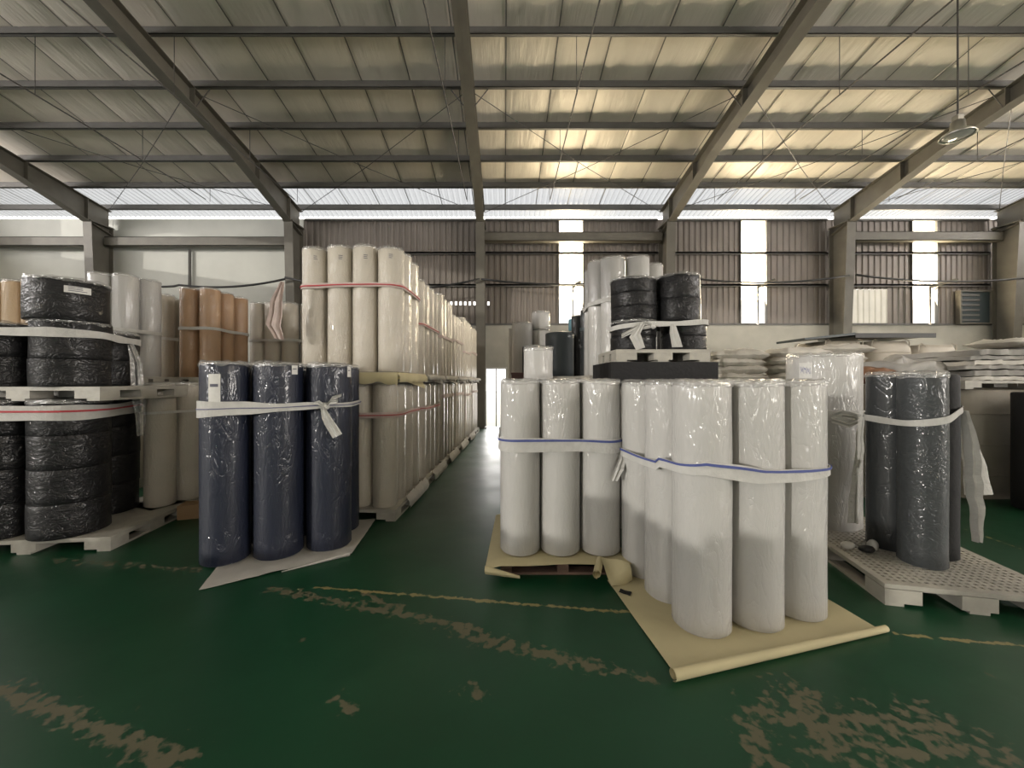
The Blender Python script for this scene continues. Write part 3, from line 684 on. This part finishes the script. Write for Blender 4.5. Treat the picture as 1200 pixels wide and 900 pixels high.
#=================================================================== G: aisle-side rows
RZ = D2R(-3.2)
def edgeX(Y): return -1.47+.055*Y
gy = [4.28, 5.55, 6.85, 8.15, 9.45, 10.75, 11.95]
tops = [3.08, 3.05, 3.12, 2.98, 3.12, 3.10, 2.75]
gm = ['cream', 'cream', 'tan', 'cream', 'cream', 'tan', 'brown']
near_lab = ['nearest', 'second', 'third', 'fourth', 'fifth', 'sixth', 'last']
for k, y0 in enumerate(gy):
    r = .138 if k else .142
    n = 4 if k == 0 else 2; nj = 4 if k < 6 else 2
    ps = near_lab[k]
    mt_lo = 'cream'; mt_up = 'cream' if k != 6 else 'brown'
    def lab(tier):
        def f(i, j):
            if i == 0 and j == 0: return ('roll at the front corner, %s tier of %s pallet along the aisle' % (tier, ps), None)
            if i == 0: return ('%s roll back from the corner, %s tier of %s pallet along the aisle' % (ORD[j], tier, ps), None)
            if k == 0 and tier == 'upper': return ('tall pale roll %s from the left, front of nearest upper aisle tier' % ORD[3-i], None)
            if k == 0 and i == 1: return ('pale roll facing the camera beside the navy bundle, lower tier of the nearest aisle pallet', None)
            return ('pale roll on the hidden inner side of the aisle pallets', 'hidden inner rolls of the aisle row')
        return f
    ex = edgeX(y0)-(.14 if k == 6 else 0)
    w_ = n*(2*r+.008)+.02; d_ = nj*(2*r+.008)+.02
    u = Vector((math.cos(RZ), math.sin(RZ))); v = Vector((-u.y, u.x))
    c = Vector((ex, y0))-u*(w_/2-.02)+v*(d_/2-.02)
    pallet(c.x, c.y, 0, w_+.03, d_+.03, RZ, 'white pallet on the floor under the %s aisle stack' % ps, group='pallets along the aisle')
    lo = load('lo', ex, y0, n, nj, r, .132, 1.385, mt_lo, RZ, lab('lower'), 'aisle rolls, lower tier')
    pallet(c.x, c.y, 1.54, w_+.02, d_+.02, RZ, 'white pallet between tiers of the %s aisle stack' % ps, h=.10, group='pallets along the aisle')
    if k == 6: up = load('up', ex-.02, y0, n, nj, r, 1.642, tops[k]-1.65, 'brown', RZ, lambda i, j: ('brown roll on top of the far end of the aisle row, %s' % ('corner one' if i == 0 and j == 0 else 'deeper one'), 'brown rolls at the aisle end'), None)
    else: up = load('up', ex+(.07 if k == 0 else -.02), y0, n, nj-(1 if k == 0 else 0), r*1.02 if k == 0 else r, 1.660, tops[k]-1.67, mt_up, RZ, lab('upper'), 'aisle rolls, upper tier')
    strap(lo, 1.17 if k == 0 else R.uniform(1.15, 1.3), .06, 'pinkish strap round the lower rolls of the %s aisle pallet' % ps, mt='strap_pink', stripe='stripe_red' if k < 2 else None, seed=20+k, sw=.01, group='straps on the aisle row')
    t = strap(up, (2.63 if k == 0 else 2.35)+(R.uniform(-.1, .1) if k else 0) if k < 6 else 2.2, .05, 'thin strap round the upper rolls of the %s aisle pallet' % ps, mt='strap_pink', stripe='stripe_red' if k < 2 else None, seed=30+k, sw=.012, group='straps on the aisle row')
    if k == 0:
        ribbon([(-2.38, 4.12, 2.62), (-2.42, 4.1, 2.4), (-2.46, 4.1, 2.15), (-2.40, 4.12, 2.0)], [.03, .13, .16, .10], (1, 0, -.15), seed=2, fold=.02).build('tail', 'strap_pink', t)
    # sheet between the tiers
    sh = thing('interlayer_sheet', '%s sheet between the tiers of the %s aisle pallet' % ('thick pale yellow' if k == 0 else 'crumpled pale', ps), 'sheet', (0, 0, 0), 0, 'interlayer sheets')
    f0 = Vector((ex+.05, y0-.05))
    def wp(a, b): q = f0-u*a+v*b; return (q.x, q.y)
    def zf(p, u_, v_, y0=y0, ex=ex):
        e = max(0, (y0-.01)-p.y); sd = max(0, p.x-(ex+.02))
        return 1.648-(e*2.2+sd*2.0 if k == 0 else e*1.2+sd*1.6)+.004*nv(p, 7, k)
    quad_sheet([wp(w_+.04, 0), wp(0, 0), wp(0, d_+.05), wp(w_+.04, d_+.05)], zf, .003, 24, 24).build('sheet', 'yellow' if k == 0 else 'whitesheet', sh, True)
    fr = MB(); rows = []; n_ = 26
    for q in range(n_+1):
        tt = q/n_; a = Vector((*wp(w_+.03-(w_+.05)*tt, -.012), 0)); drop = (.115 if k == 0 else .05)+.014*math.sin(q*1.1+k)+.012*R.random()
        rows.append([a+Vector((0, 0, 1.65)), a+Vector((0, -.018, 1.65-drop*.35)), a+Vector((0, -.026, 1.65-drop*.75)), a+Vector((0, -.012, 1.65-drop))])
    if k < 4: fr.grid(rows).build('hanging_edge', 'yellow' if k == 0 else 'whitesheet', sh, True)
    rows = []
    for q in range(n_+1):
        tt = q/n_; a = Vector((*wp(-.018, d_*1.0*tt-.02), 0)); drop = (.09 if k == 0 else .06)+.03*abs(nv((tt*4, k, 0), 2, 1))+.02*R.random()
        rows.append([a+Vector((-.01, 0, 1.65)), a+Vector((.018, 0, 1.65-drop*.35)), a+Vector((.028, 0, 1.65-drop*.75)), a+Vector((.012, 0, 1.65-drop))])
    MB().grid(rows).build('hanging_edge', 'yellow' if k == 0 else 'whitesheet', sh, True)
    if k in (0, 1, 2, 3, 4):   # loose film trailing along the pallet foot
        rows = []
        for q in range(19):
            tt = q/18; yy = y0+.55+tt*(.9)-.2; xx = edgeX(yy)+.03
            rows.append([Vector((xx, yy, .17+.03*nv((q, k, 1), .9))), Vector((xx+.035+.03*abs(nv((q, k, 2), .8)), yy, .11)), Vector((xx+.05+.05*abs(nv((q, k, 3), .8)), yy, .05)), Vector((xx+.04, yy, .012))])
        tag(MB().grid(rows).build('loose_film', 'whitesheet', None, True), 'whitish film trailing at the foot of the %s aisle pallet' % ps, 'film', 'loose film along the aisle')
# stickers on the upper front rolls
for o in list(COL.objects):
    if o.get('label', '').startswith('tall pale roll') or o.get('label', '') == 'roll at the front corner, upper tier of nearest pallet along the aisle':
        sticker(o, .1448, face(o), 1.25, 1.32, .07, mt='cream', rows=3)
#=================================================================== F: left block behind
gF = 'pale rolls left of the navy bundle'
Fp = [(-3.97, 4.43), (-3.86, 4.72), (-3.75, 5.01), (-3.64, 5.30)]
for i, (x, y) in enumerate(Fp): roll(x, y, .132, .145, 1.385, 'cream', 'pale roll %s along the low row between the black reels and the navy bundle' % ORD[i], gF)
for i, (x, y) in enumerate(((-4.05, 5.0), (-3.94, 5.40))): roll(x, y, .132, .145, 1.385, 'cream', 'pale roll hidden behind the low row left of the navy bundle', 'hidden pale rolls at the left')
pallet(-4.00, 4.92, 0, .72, 1.22, D2R(-21), 'white pallet under the low pale rolls left of the navy bundle')
strap([(x, y, .145) for x, y in Fp]+[(-4.05, 5.0, .145)], 1.2, .03, 'thin grey strap round the low pale rolls left of the navy bundle', mt='strap', seed=41)
def tiered(name, pts, r, z, h, mt, labs, group, low_mt='cream', stz=None, slab='', pal=None):
    """upper-tier rolls plus the pallet they stand on"""
    for i, (x, y) in enumerate(pts): roll(x, y, z, r, h, mt, labs[i] if isinstance(labs, (list, tuple)) else labs % ORD[i], group)
    if stz: strap([(x, y, r) for x, y in pts], stz, .05, slab, seed=len(group))
def base_load(cx, cy, w_, d_, n, m_, r, name, top=1.5):
    pallet(cx, cy, 0, w_, d_, 0, 'white floor pallet below %s' % name, group='hidden floor pallets')
    n = max(1, int((w_-.02)/(2*r))); m_ = max(1, int((d_-.02)/(2*r)))
    for i in range(n):
        for j in range(m_):
            roll(cx-w_/2+r+.01+(w_-2*r-.02)*i/max(1, n-1), cy-d_/2+r+.01+(d_-2*r-.02)*j/max(1, m_-1), .132, r, top-.135, 'cream', 'pale roll hidden in the bottom tier below %s' % name, 'hidden bottom tier below '+name)
    pallet(cx, cy, top, w_, d_, 0, 'white upper pallet under %s' % name, h=.12, group='upper pallets in the background')
    return top+.122
z1 = base_load(-5.10, 6.82, .82, 1.0, 2, 3, .17, 'the brown rolls')
tiered('brown', [(-5.27, 6.45), (-4.94, 6.45), (-4.96, 6.80), (-4.95, 7.16)], .145, z1, 1.47, 'brown', ['brown film-wrapped roll, leftmost of the brown bundle', 'brown film-wrapped roll at the front corner of the brown bundle', 'brown roll, second along the side of the brown bundle', 'brown roll at the rear right of the brown bundle'], 'brown rolls at the left', stz=2.42, slab='pale strap round the brown rolls')
z2 = base_load(-6.15, 7.10, 1.0, 1.0, 2, 2, .2, 'the pale rolls left of the brown bundle')
tiered('white', [(-6.05, 6.83), (-5.80, 7.1), (-6.36, 6.83), (-6.14, 7.2)], .15, z2, 1.45, 'cream', ['pale roll just left of the brown bundle', 'pale roll half hidden by the leftmost brown roll', 'pale roll second to the left of the brown bundle', 'pale roll at the back left of the brown bundle'], 'pale rolls left of the brown bundle', stz=2.3, slab='strap round the pale rolls left of the brown bundle')
z3 = base_load(-4.45, 7.82, 1.2, .88, 3, 2, .17, 'the pale rolls right of the brown bundle')
tiered('white', [(-4.87, 7.62), (-4.56, 7.58), (-4.24, 7.6), (-3.96, 7.78)], .15, z3, 1.46, 'cream', 'pale roll %s from the left between the brown bundle and the aisle row', 'pale rolls right of the brown bundle', stz=2.35, slab='strap round the pale rolls right of the brown bundle')
z4 = base_load(-5.78, 5.90, .95, .75, 2, 2, .2, 'the pale rolls behind the black reels')
tiered('white', [(-5.95, 5.68), (-5.66, 5.74), (-5.60, 6.05)], .15, z4, 1.5, 'white', ['white roll seen just right above the black bundle, left one', 'white roll in loose film behind the black reels', 'white roll behind the black reels, furthest back'], 'white rolls behind the black reels', stz=2.3, slab='strap round the white rolls behind the black reels')
z5 = base_load(-7.7, 6.2, 1.1, .8, 2, 2, .2, 'the tan rolls at the left edge')
tiered('tan', [(-7.98, 6.05), (-7.68, 6.05), (-7.38, 6.05)], .15, z5, 1.49, 'tan', 'tan film-wrapped roll at the left edge, %s from the left', 'tan rolls at the left edge')
t = thing('carton', 'small tan cardboard carton on the floor beside the navy rolls', 'box', (-3.56, 4.42, 0), .3)
MB().box(-.13, .13, -.1, .1, 0, .15).build('body', 'card', t); MB().box(-.13, .13, -.10, -.005, .15, .154).box(-.13, .13, .005, .10, .15, .154).build('flap', 'card', t)
#=================================================================== C: stacks behind the centre bundles
def big_base(cx, cy, w_, d_, name, top, r=.2, n=3, m_=3):
    pallet(cx, cy, 0, w_, d_, 0, 'white floor pallet below %s' % name, group='hidden floor pallets')
    n = max(1, int((w_-.02)/(2*r))); m_ = max(1, int((d_-.02)/(2*r)))
    for i in range(n):
        for j in range(m_):
            if 0 < i < n-1 and 0 < j < m_-1: continue
            roll(cx-w_/2+r+.01+(w_-2*r-.02)*i/max(1, n-1), cy-d_/2+r+.01+(d_-2*r-.02)*j/max(1, m_-1), .132, r, top-.134, 'white', 'white roll hidden in the bottom tier below %s' % name, 'hidden bottom tier below '+name)
big_base(1.70, 4.5, 1.15, .92, 'the black slab', 1.50, .17)
tag(MB().box(-.56, .56, -.42, .42, 0, .255).build('foam_slab', 'foam', None, False, (1.68, 4.44, 1.50)), 'thick flat black slab under the white pallet of black bundles', 'slab')
pallet(1.67, 4.42, 1.757, .99, .78, 0, 'small white pallet carrying the strapped black bundles', h=.13)
gC = 'black bundles on the small white pallet'
def bundle(x, y, z, r, hs, lab): return reel_stack(x, y, z, r, hs, 'black', lab, gC)
bundle(1.45, 4.31, 1.889, .243, [.15, .17], 'lower left black film-wrapped bundle behind the white strap knot')
bundle(2.00, 4.31, 1.889, .240, [.15, .15], 'lower right black film-wrapped bundle on the small white pallet')
bundle(1.98, 4.66, 2.20, .2, [.20], 'black bundle peeking out behind the right ones'); roll(1.98, 4.66, 1.889, .12, .305, 'black', 'black roll hidden under the rear black bundle', 'hidden black roll in the small pallet')
bundle(1.44, 4.30, 2.222, .243, [.14, .15, .16], 'upper left black bundle in shiny creased film')
bundle(1.932, 4.30, 2.205, .240, [.24, .26], 'upper right black bundle in shiny creased film')
t = strap([(1.45, 4.31, .245), (2.00, 4.31, .243)], lambda p: 2.16+.05*(p[0]-1.7), .055, 'white strap tied in a bow round the black bundles', seed=44, off=.012)
k0 = Vector((1.56, 4.02, 2.13)); lump(.035, 3).build('knot', 'strap', t, True, k0)
ribbon([k0, k0+Vector((-.12, -.02, .04)), k0+Vector((-.20, -.02, -.10)), k0+Vector((-.14, -.02, -.24))], [.04, .08, .12, .10], (1, 0, .3), seed=7).build('tail', 'strap', t)
ribbon([k0+Vector((0, 0, 0)), k0+Vector((-.17, 0, -.02)), k0+Vector((-.32, .04, -.10))], [.03, .06, .05], (0, 0, 1), seed=8).build('tail', 'strap', t)
ribbon([k0+Vector((.2, 0, .02)), k0+Vector((.21, -.01, -.08)), k0+Vector((.25, 0, -.22))], [.05, .09, .11], (1, 0, 0), seed=9).build('tail', 'strap', t)
big_base(1.75, 5.57, 1.3, .98, 'the tall white rolls', 1.50, .2)
pallet(1.75, 5.57, 1.502, 1.25, .98, 0, 'white pallet under the tall white rolls behind the black bundles', h=.13)
for i, (x, y, h, lab) in enumerate(((1.49, 5.28, 1.59, 'tall white film-wrapped roll left of centre behind the black bundles'), (1.825, 5.28, 1.60, 'tall white film-wrapped roll at the top behind the upper left black bundle'), (2.10, 5.50, 1.56, 'tall white roll at the right behind the black bundles'), (1.38, 5.60, 1.64, 'tall white roll at the left behind the black bundles'), (1.40, 5.94, 1.62, 'tall white roll furthest back at the left behind the black bundles'))):
    roll(x, y, 1.634, .162, h, 'white', lab, 'tall white rolls behind the black bundles')
strap([(1.49, 5.28, .162), (1.825, 5.28, .162), (2.10, 5.50, .162), (1.38, 5.60, .162), (1.40, 5.94, .162)], 2.65, .06, 'white strap round the tall white rolls', seed=46)
#=================================================================== H: small mixed stacks over the centre bundle
roll(.32, 3.62, 1.575, .138, .285, 'white', 'short white roll standing on top of the centre bundle', 'rolls above the centre bundle')
big_base(.85, 6.55, 1.35, .93, 'the grey rolls', 1.50, .2); big_base(.85, 7.66, 1.4, 1.15, 'the far white rolls', 1.50, .2)
pallet(.80, 6.55, 1.502, .95, .85, 0, 'white pallet under the slate-grey roll above the centre bundle', h=.13)
roll(.935, 6.5, 1.634, .24, .73, 'slate', 'short wide slate-grey roll above the centre bundle', 'rolls above the centre bundle', cap=False)
roll(.49, 6.4, 1.634, .19, .50, 'foam', 'short black roll left of the slate-grey roll', 'rolls above the centre bundle', cap=False)
t = thing('crate', 'dark maroon crate edge left of the short white roll', 'crate', (.245, 6.2, 1.502))
MB().box(-.13, .12, -.1, .1, 0, .16).build('body', 'crate', t); MB().box(-.14, .13, -.11, .11, .16, .19).build('rim', 'crate', t)
roll(1.39, 6.45, 1.502, .11, 1.25, 'charcoal', 'slim dark grey upright roll beside the tall white rolls', 'slim dark rolls'); roll(1.27, 6.70, 1.502, .10, 1.19, 'charcoal', 'slim dark roll just behind the dark grey upright roll', 'slim dark rolls')
strap([(1.39, 6.45, .11)], 2.42, .07, 'dark band round the slim dark grey roll', mt='board', seed=47)
roll(1.32, 7.25, 1.502, .10, 1.0, 'white', 'thin white roll carrying the light blue cap roll', 'slim pale rolls', cap=False); roll(1.32, 7.25, 2.504, .11, .22, 'bluefilm', 'light blue short roll in front of the first bright window', 'slim pale rolls', cap=False)
for x, y, z, r, h, lab in ((.34, 7.30, 1.502, .19, 1.14, 'white film-wrapped roll above the centre bundle at the far left'), (.27, 7.68, 1.502, .18, 1.1, 'white roll behind the far left one above the centre bundle'), (.70, 7.4, 1.502, .17, 1.02, 'white roll carrying a smaller white roll near the first window'), (.70, 7.4, 2.545, .17, .33, 'small white roll on top of another near the first window'), (1.06, 7.45, 1.502, .17, .98, 'low white roll behind the slate-grey roll')):
    roll(x, y, z, r, h, 'white', lab, 'far white rolls above the centre bundle')
#=================================================================== K / J: dark grey rolls on the white lattice pallet
pc = Vector((2.635, 2.66)); ang = D2R(-12.5); u = Vector((math.cos(ang), math.sin(ang))); v = Vector((-u.y, u.x))
pcc = pc+u*.535+v*.76
pallet(pcc.x, pcc.y, 0, 1.07, 1.52, ang, 'white lattice-topped plastic pallet under the dark grey rolls', h=.15, deck='grid')
Kp = [(3.225, 2.966, .14, 'darkgrey', 'grey film-wrapped roll in the middle of the dark trio on the lattice pallet'), (3.265, 3.262, .145, 'charcoal', 'charcoal roll at the left rear of the dark trio'), (3.485, 3.09, .12, 'foam', 'black roll at the right of the dark trio')]
for x, y, r, mt, lab in Kp: roll(x, y, .152, r, 1.455, mt, lab, 'dark rolls on the lattice pallet', near=True, cap=(mt != 'foam'))
tJ = roll(3.20, 3.86, .152, .30, 1.655, 'white', 'very wide white wrapped roll with blue handwriting behind the dark trio', None, near=True)
tJ.rotation_euler.z = 0; s_ = patch(.30, face(tJ)-.62, face(tJ)-.25, 1.43, 1.58).build('paper_label', 'paper', tJ, True)
sq = [[], []]
for q in range(60):
    if 26 < q < 31: continue
    a = face(tJ)-.58+q*.0050; zz = 1.515+.022*math.sin(q*1.05)*(1+.5*math.sin(q*.37))-.0003*q
    for k, e in enumerate((-.0055, .0055)): sq[k].append(Vector((.3125*math.cos(a), .3125*math.sin(a), zz+e)))
MB().grid(sq).build('handwriting', 'inkblue', s_)
strap([(3.20, 3.86, .30)], 1.23, .09, 'grey strap band round the very wide white roll', seed=50, off=.006)
zk = lambda p: 1.235+.11*(p[0]-3.1)/.5
t = strap([(x, y, r) for x, y, r, _, _ in Kp], zk, .05, 'white strap with hanging tails round the dark trio', seed=51)
ribbon([(3.10, 3.34, 1.24), (2.99, 3.40, 1.26), (2.92, 3.42, 1.22), (3.02, 3.36, 1.18), (3.10, 3.33, 1.22)], [.04, .07, .08, .07, .04], (0, 0, 1), seed=3).build('loop', 'strap', t)
ribbon([(3.10, 3.33, 1.24), (3.08, 3.32, .95), (3.04, 3.33, .6), (3.03, 3.33, .32)], [.035, .06, .07, .09], (1, 0, 0), seed=4, fold=.015).build('tail', 'strap', t)
ribbon([(3.63, 3.03, 1.32), (3.68, 3.02, 1.05), (3.71, 3.02, .75), (3.74, 3.03, .56), (3.745, 3.03, .28)], [.04, .10, .12, .10, .05], (1, 0, 0), seed=5, fold=.02).build('tail', 'strap', t)
ribbon([(3.64, 3.10, 1.34), (3.76, 3.12, 1.12), (3.83, 3.12, .85), (3.86, 3.12, .63)], [.03, .14, .20, .24], (1, 0, 0), seed=6, fold=.012).build('cloth_flap', 'strap', t)
t = thing('tape_tangle', 'crumpled white rag and black tape on the lattice pallet', 'rag', (2.93, 3.16, .152))
lump(.055, 5, (1.1, .8, .7)).build('rag', 'strap', t, True, (-.07, .02, .036)); lump(.06, 8, (1.2, .8, .5)).build('tape', 'foam', t, True, (.03, -.03, .03)); lump(.045, 9, (1, .8, 1.1)).build('rag', 'strap', t, True, (.12, .02, .045))
#=================================================================== sacks and bulk bags at the right
def sack_mesh(w_, d_, h, seed, mt):
    n1, n2 = 26, 16; rows = []
    for side in (1, -1):
        rows_ = []
        for i in range(n1+1):
            a = -1+2*i/n1; row = []
            for j in range(n2+1):
                b = -1+2*j/n2; th = (max(0, 1-abs(a)**3.2)*max(0, 1-abs(b)**3.2))**.45
                nz = nv((a*1.5, b*1.5, side), 1.6, seed)
                zz = h/2+side*h/2*th*(1+.45*nz)+side*th*.022*nv((a*5, b*3, side*2), 1.7, seed+3)
                row.append(Vector((a*w_/2*(1-.05*abs(b)**2+.03*nz), b*d_/2*(1-.04*abs(a)**2), zz+.012*nv((a*4, b*4, 0), 1.5, seed))))
            rows_.append(row if side > 0 else list(reversed(row)))
        rows.append(rows_)
    m_ = MB(); m_.grid(rows[0]); m_.grid(rows[1]); return m_
def sack(x, y, z, w_, d_, h, rz, lab, group, mt='sack', seed=0):
    key = ('sack', w_, d_, h, seed % 5, mt)
    if key not in cache: cache[key] = sack_mesh(w_, d_, h, seed % 5, mt).mesh('sack', mt, True)
    o = link('woven_sack', cache[key], None, (x, y, z)); o.rotation_euler = (0, 0, rz); return tag(o, lab, 'sack', group)
def bulk_bag(x, y, z, w_, h, lab, group, mt='bulk', rz=0, loops=True):
    t = thing('bulk_bag', lab, 'bag', (x, y, z), rz, group); rows = []; n = 40; m_ = 14
    for k in range(m_+1):
        tt = k/m_; bul = 1+.05*math.sin(math.pi*tt)*(1 if mt == 'bulk' else .6)-(.10*(tt-.85)/.15 if tt > .85 else 0)-(.06*(.1-tt)/.1 if tt < .1 else 0); row = []
        for i in range(n):
            a = i*2*math.pi/n; c_, s_ = math.cos(a), math.sin(a); q = (abs(c_)**5+abs(s_)**5)**(-1/5)
            r_ = w_/2*q*bul*(1+.03*nv((c_*2, s_*2, tt*3), 1.6, x)); row.append(Vector((c_*r_, s_*r_, tt*h)))
        rows.append(row)
    for f_ in (.6, .25, .02): rows.append([Vector((p.x*f_, p.y*f_, h*(1-.02)+.03*nv((p.x*f_, p.y*f_, 0), 6, x))) for p in rows[m_]])
    b_ = MB().grid(rows, closed_v=True); b_.f.append(tuple(reversed(range(n)))); b_.build('body', mt, t, True)
    for k in (.22, .5, .78):
        MB().tube([Vector((p.x*1.012, p.y*1.012, h*k)) for p in rows[int(k*m_)]+[rows[int(k*m_)][0]]], .006, 4).build('seam', mt, t)
    if loops:
        for sx in (-1, 1):
            for sy in (-1, 1):
                e = w_*.43; MB().tube([(sx*e, sy*e, h*.82), (sx*e*.98, sy*e*1.03, h*1.0), (sx*e*.8, sy*e, h*1.03), (sx*e*.62, sy*e*1.03, h*.98), (sx*e*.6, sy*e*1.06, h*.82)], .014, 5).build('lift_loop', mt, t)
    return t
bulk_bag(4.15, 7.0, 0, 1.1, 1.42, 'hidden white bulk bag below the left sack pile', 'hidden bulk bags', loops=False)
bulk_bag(5.42, 6.9, 0, 1.15, 1.42, 'hidden white bulk bag below the right sack pile', 'hidden bulk bags', loops=False)
layers = ['bottom', 'second', 'third', 'fourth', 'top']
for k in range(5):
    sack(4.12+R.uniform(-.04, .04), 6.85, 1.405+.128*k, R.uniform(.84, .96), .58, .18, R.uniform(-.15, .15), 'white woven sack in the left sack pile, %s layer' % layers[k], 'left pile of woven sacks', seed=k)
    sack(5.08+R.uniform(-.04, .04), 6.72, 1.405+.132*k, R.uniform(.9, 1.02), .62, .19, R.uniform(-.1, .1), 'white woven sack in the right sack pile, %s layer' % layers[k], 'right pile of woven sacks', seed=k+2)
    if k < 4: sack(4.15+R.uniform(-.05, .05), 7.4, 1.405+.15*k, .92, .5, .16, R.uniform(-.2, .2), 'white woven sack behind the left sack pile', 'sacks behind the left pile', seed=k+1)
sack(5.85, 6.75, 2.03, .95, .55, .15, -.05, 'white woven sack lying flat at the right end on top of the sack piles', 'right pile of woven sacks', seed=4)
for k in range(4): sack(5.9+R.uniform(-.04, .04), 6.8, 1.42+.15*k, .72, .55, .16, R.uniform(-.1, .1), 'white woven sack right of the right sack pile, %s layer' % layers[k], 'right pile of woven sacks', seed=k+3)
for i, x in enumerate((6.9, 7.85, 8.8)):
    bulk_bag(x, 8.2, 0, .92, 1.30, 'hidden lower bulk bag below the tan ones', 'hidden bulk bags', loops=False)
    bulk_bag(x, 8.2, 1.31, .90, 1.06 if i < 2 else .98, 'shiny tan bulk bag under the dark boards, %s' % ('left one', 'middle one', 'right one, no board on it')[i], 'tan bulk bags')
t = thing('dark_board', 'long thin dark board lying on the tan bulk bags', 'board', (7.77, 8.1, 2.45))
MB().box(-.79, .79, -.45, .45, 0, .05).build('panel', 'board', t); MB().box(-.80, .80, -.48, -.45, -.03, .06).build('edge_strip', 'cable', t)
o = tag(MB().box(-.5, .5, -.4, .4, 0, .045).build('dark_board', 'board', None, False, (6.45, 8.0, 2.42)), 'tilted dark blue board at the left end of the board pile', 'board'); o.rotation_euler = (0, D2R(-6), 0)
bulk_bag(5.25, 5.35, 0, .95, 1.52, 'hidden dull bulk bag behind the dark trio', 'hidden bulk bags', 'bulkdull', loops=False)
tag(lump(.26, 11, (1.0, .8, .55), .5, 5, 20, 12).build('brown_cloth', 'browncloth', None, True, (5.02, 5.2, 1.60)), 'crumpled brown cloth above the left of the dark trio', 'cloth')
tag(lump(.30, 12, (1.2, .8, .7), .6, 5, 20, 12).build('crumpled_bag', 'sackgrey', None, True, (5.50, 5.3, 1.66)), 'crumpled grey bag above the right of the dark trio', 'bag')
for i, (x, y, lab) in enumerate(((6.55, 5.55, 'dull beige bulk bag on the floor behind the hanging white strap'), (7.65, 5.6, 'dull beige bulk bag at the right edge'))):
    bulk_bag(x, y, 0, 1.05, 1.44, lab, 'dull bulk bags on the floor', 'bulkdull', loops=False)
pallet(7.05, 5.55, 1.45, 2.1, 1.1, 0, 'grey-white pallet on the dull bulk bags at the right', h=.11)
def flatpile(x0, x1, y, z, n, seed, tagl):
    z_ = z
    for k in range(n):
        w_ = (x1-x0)*R.uniform(.82, 1.04); h = R.uniform(.045, .075); rows = []
        cx = (x0+x1)/2+R.uniform(-.08, .08)
        for i in range(25):
            a = -1+2*i/24; row = []
            for j in range(11):
                b = -1+2*j/10; row.append(Vector((cx+a*w_/2*(1+.04*nv((b*3, k, a), 1.5, seed)), y+b*.5*(1+.1*nv((a*4, k, 0), 1.2, seed)), z_+h+.03*abs(nv((a*3+k, b*2, k), 1.3, seed))-.02*max(0, abs(a)-.85)*6*.5)))
            rows.append(row)
        tag(MB().slab(rows, h).build('folded_bag', 'sackgrey' if (k+seed) % 3 else 'sack', None, True), 'folded bag, %s from the bottom, %s' % (ORD[k], tagl), 'bag', tagl)
        z_ += h+.012
flatpile(6.05, 7.2, 5.5, 1.562, 6, 3, 'left pile of folded bags at the right')
flatpile(7.1, 8.1, 5.55, 1.562, 7, 4, 'right pile of folded bags at the right edge')
sack(7.3, 5.5, 2.03, .9, .6, .12, .05, 'bright white sack lying on top of the folded bags at the right edge', 'folded bags', seed=1)
for i, (x, y) in enumerate(((6.50, 4.62), (7.03, 4.72))):
    roll(x, y, .0, .25, 1.42, 'foam', 'tall black roll on the floor at the right edge, %s one' % ('left', 'right')[i], 'black rolls at the right edge', cap=False)
bulk_bag(9.0, 6.6, 0, 1.1, 1.9, 'dull bulk bag far right behind the folded bags', 'dull bulk bags on the floor', 'bulkdull', loops=False)
#=================================================================== stock standing behind the camera (casts the shadow on the white rolls)
base = Vector((-5.9, -3.8)); n = Vector((.656, -.755))
for i in range(16):
    p = base+n*(-4.6+.345*i); hh = (1.40, 1.38, 1.46)[i % 3]-(.75 if i < 7 else .28 if i < 11 else 0)
    roll(p.x, p.y, .132, .168, hh, 'cream', 'white roll standing behind the camera, out of view', 'rolls behind the camera')
pallet(base.x-1.32, base.y+1.52, 0, 5.7, .5, D2R(-49), 'long white pallet behind the camera, out of view')
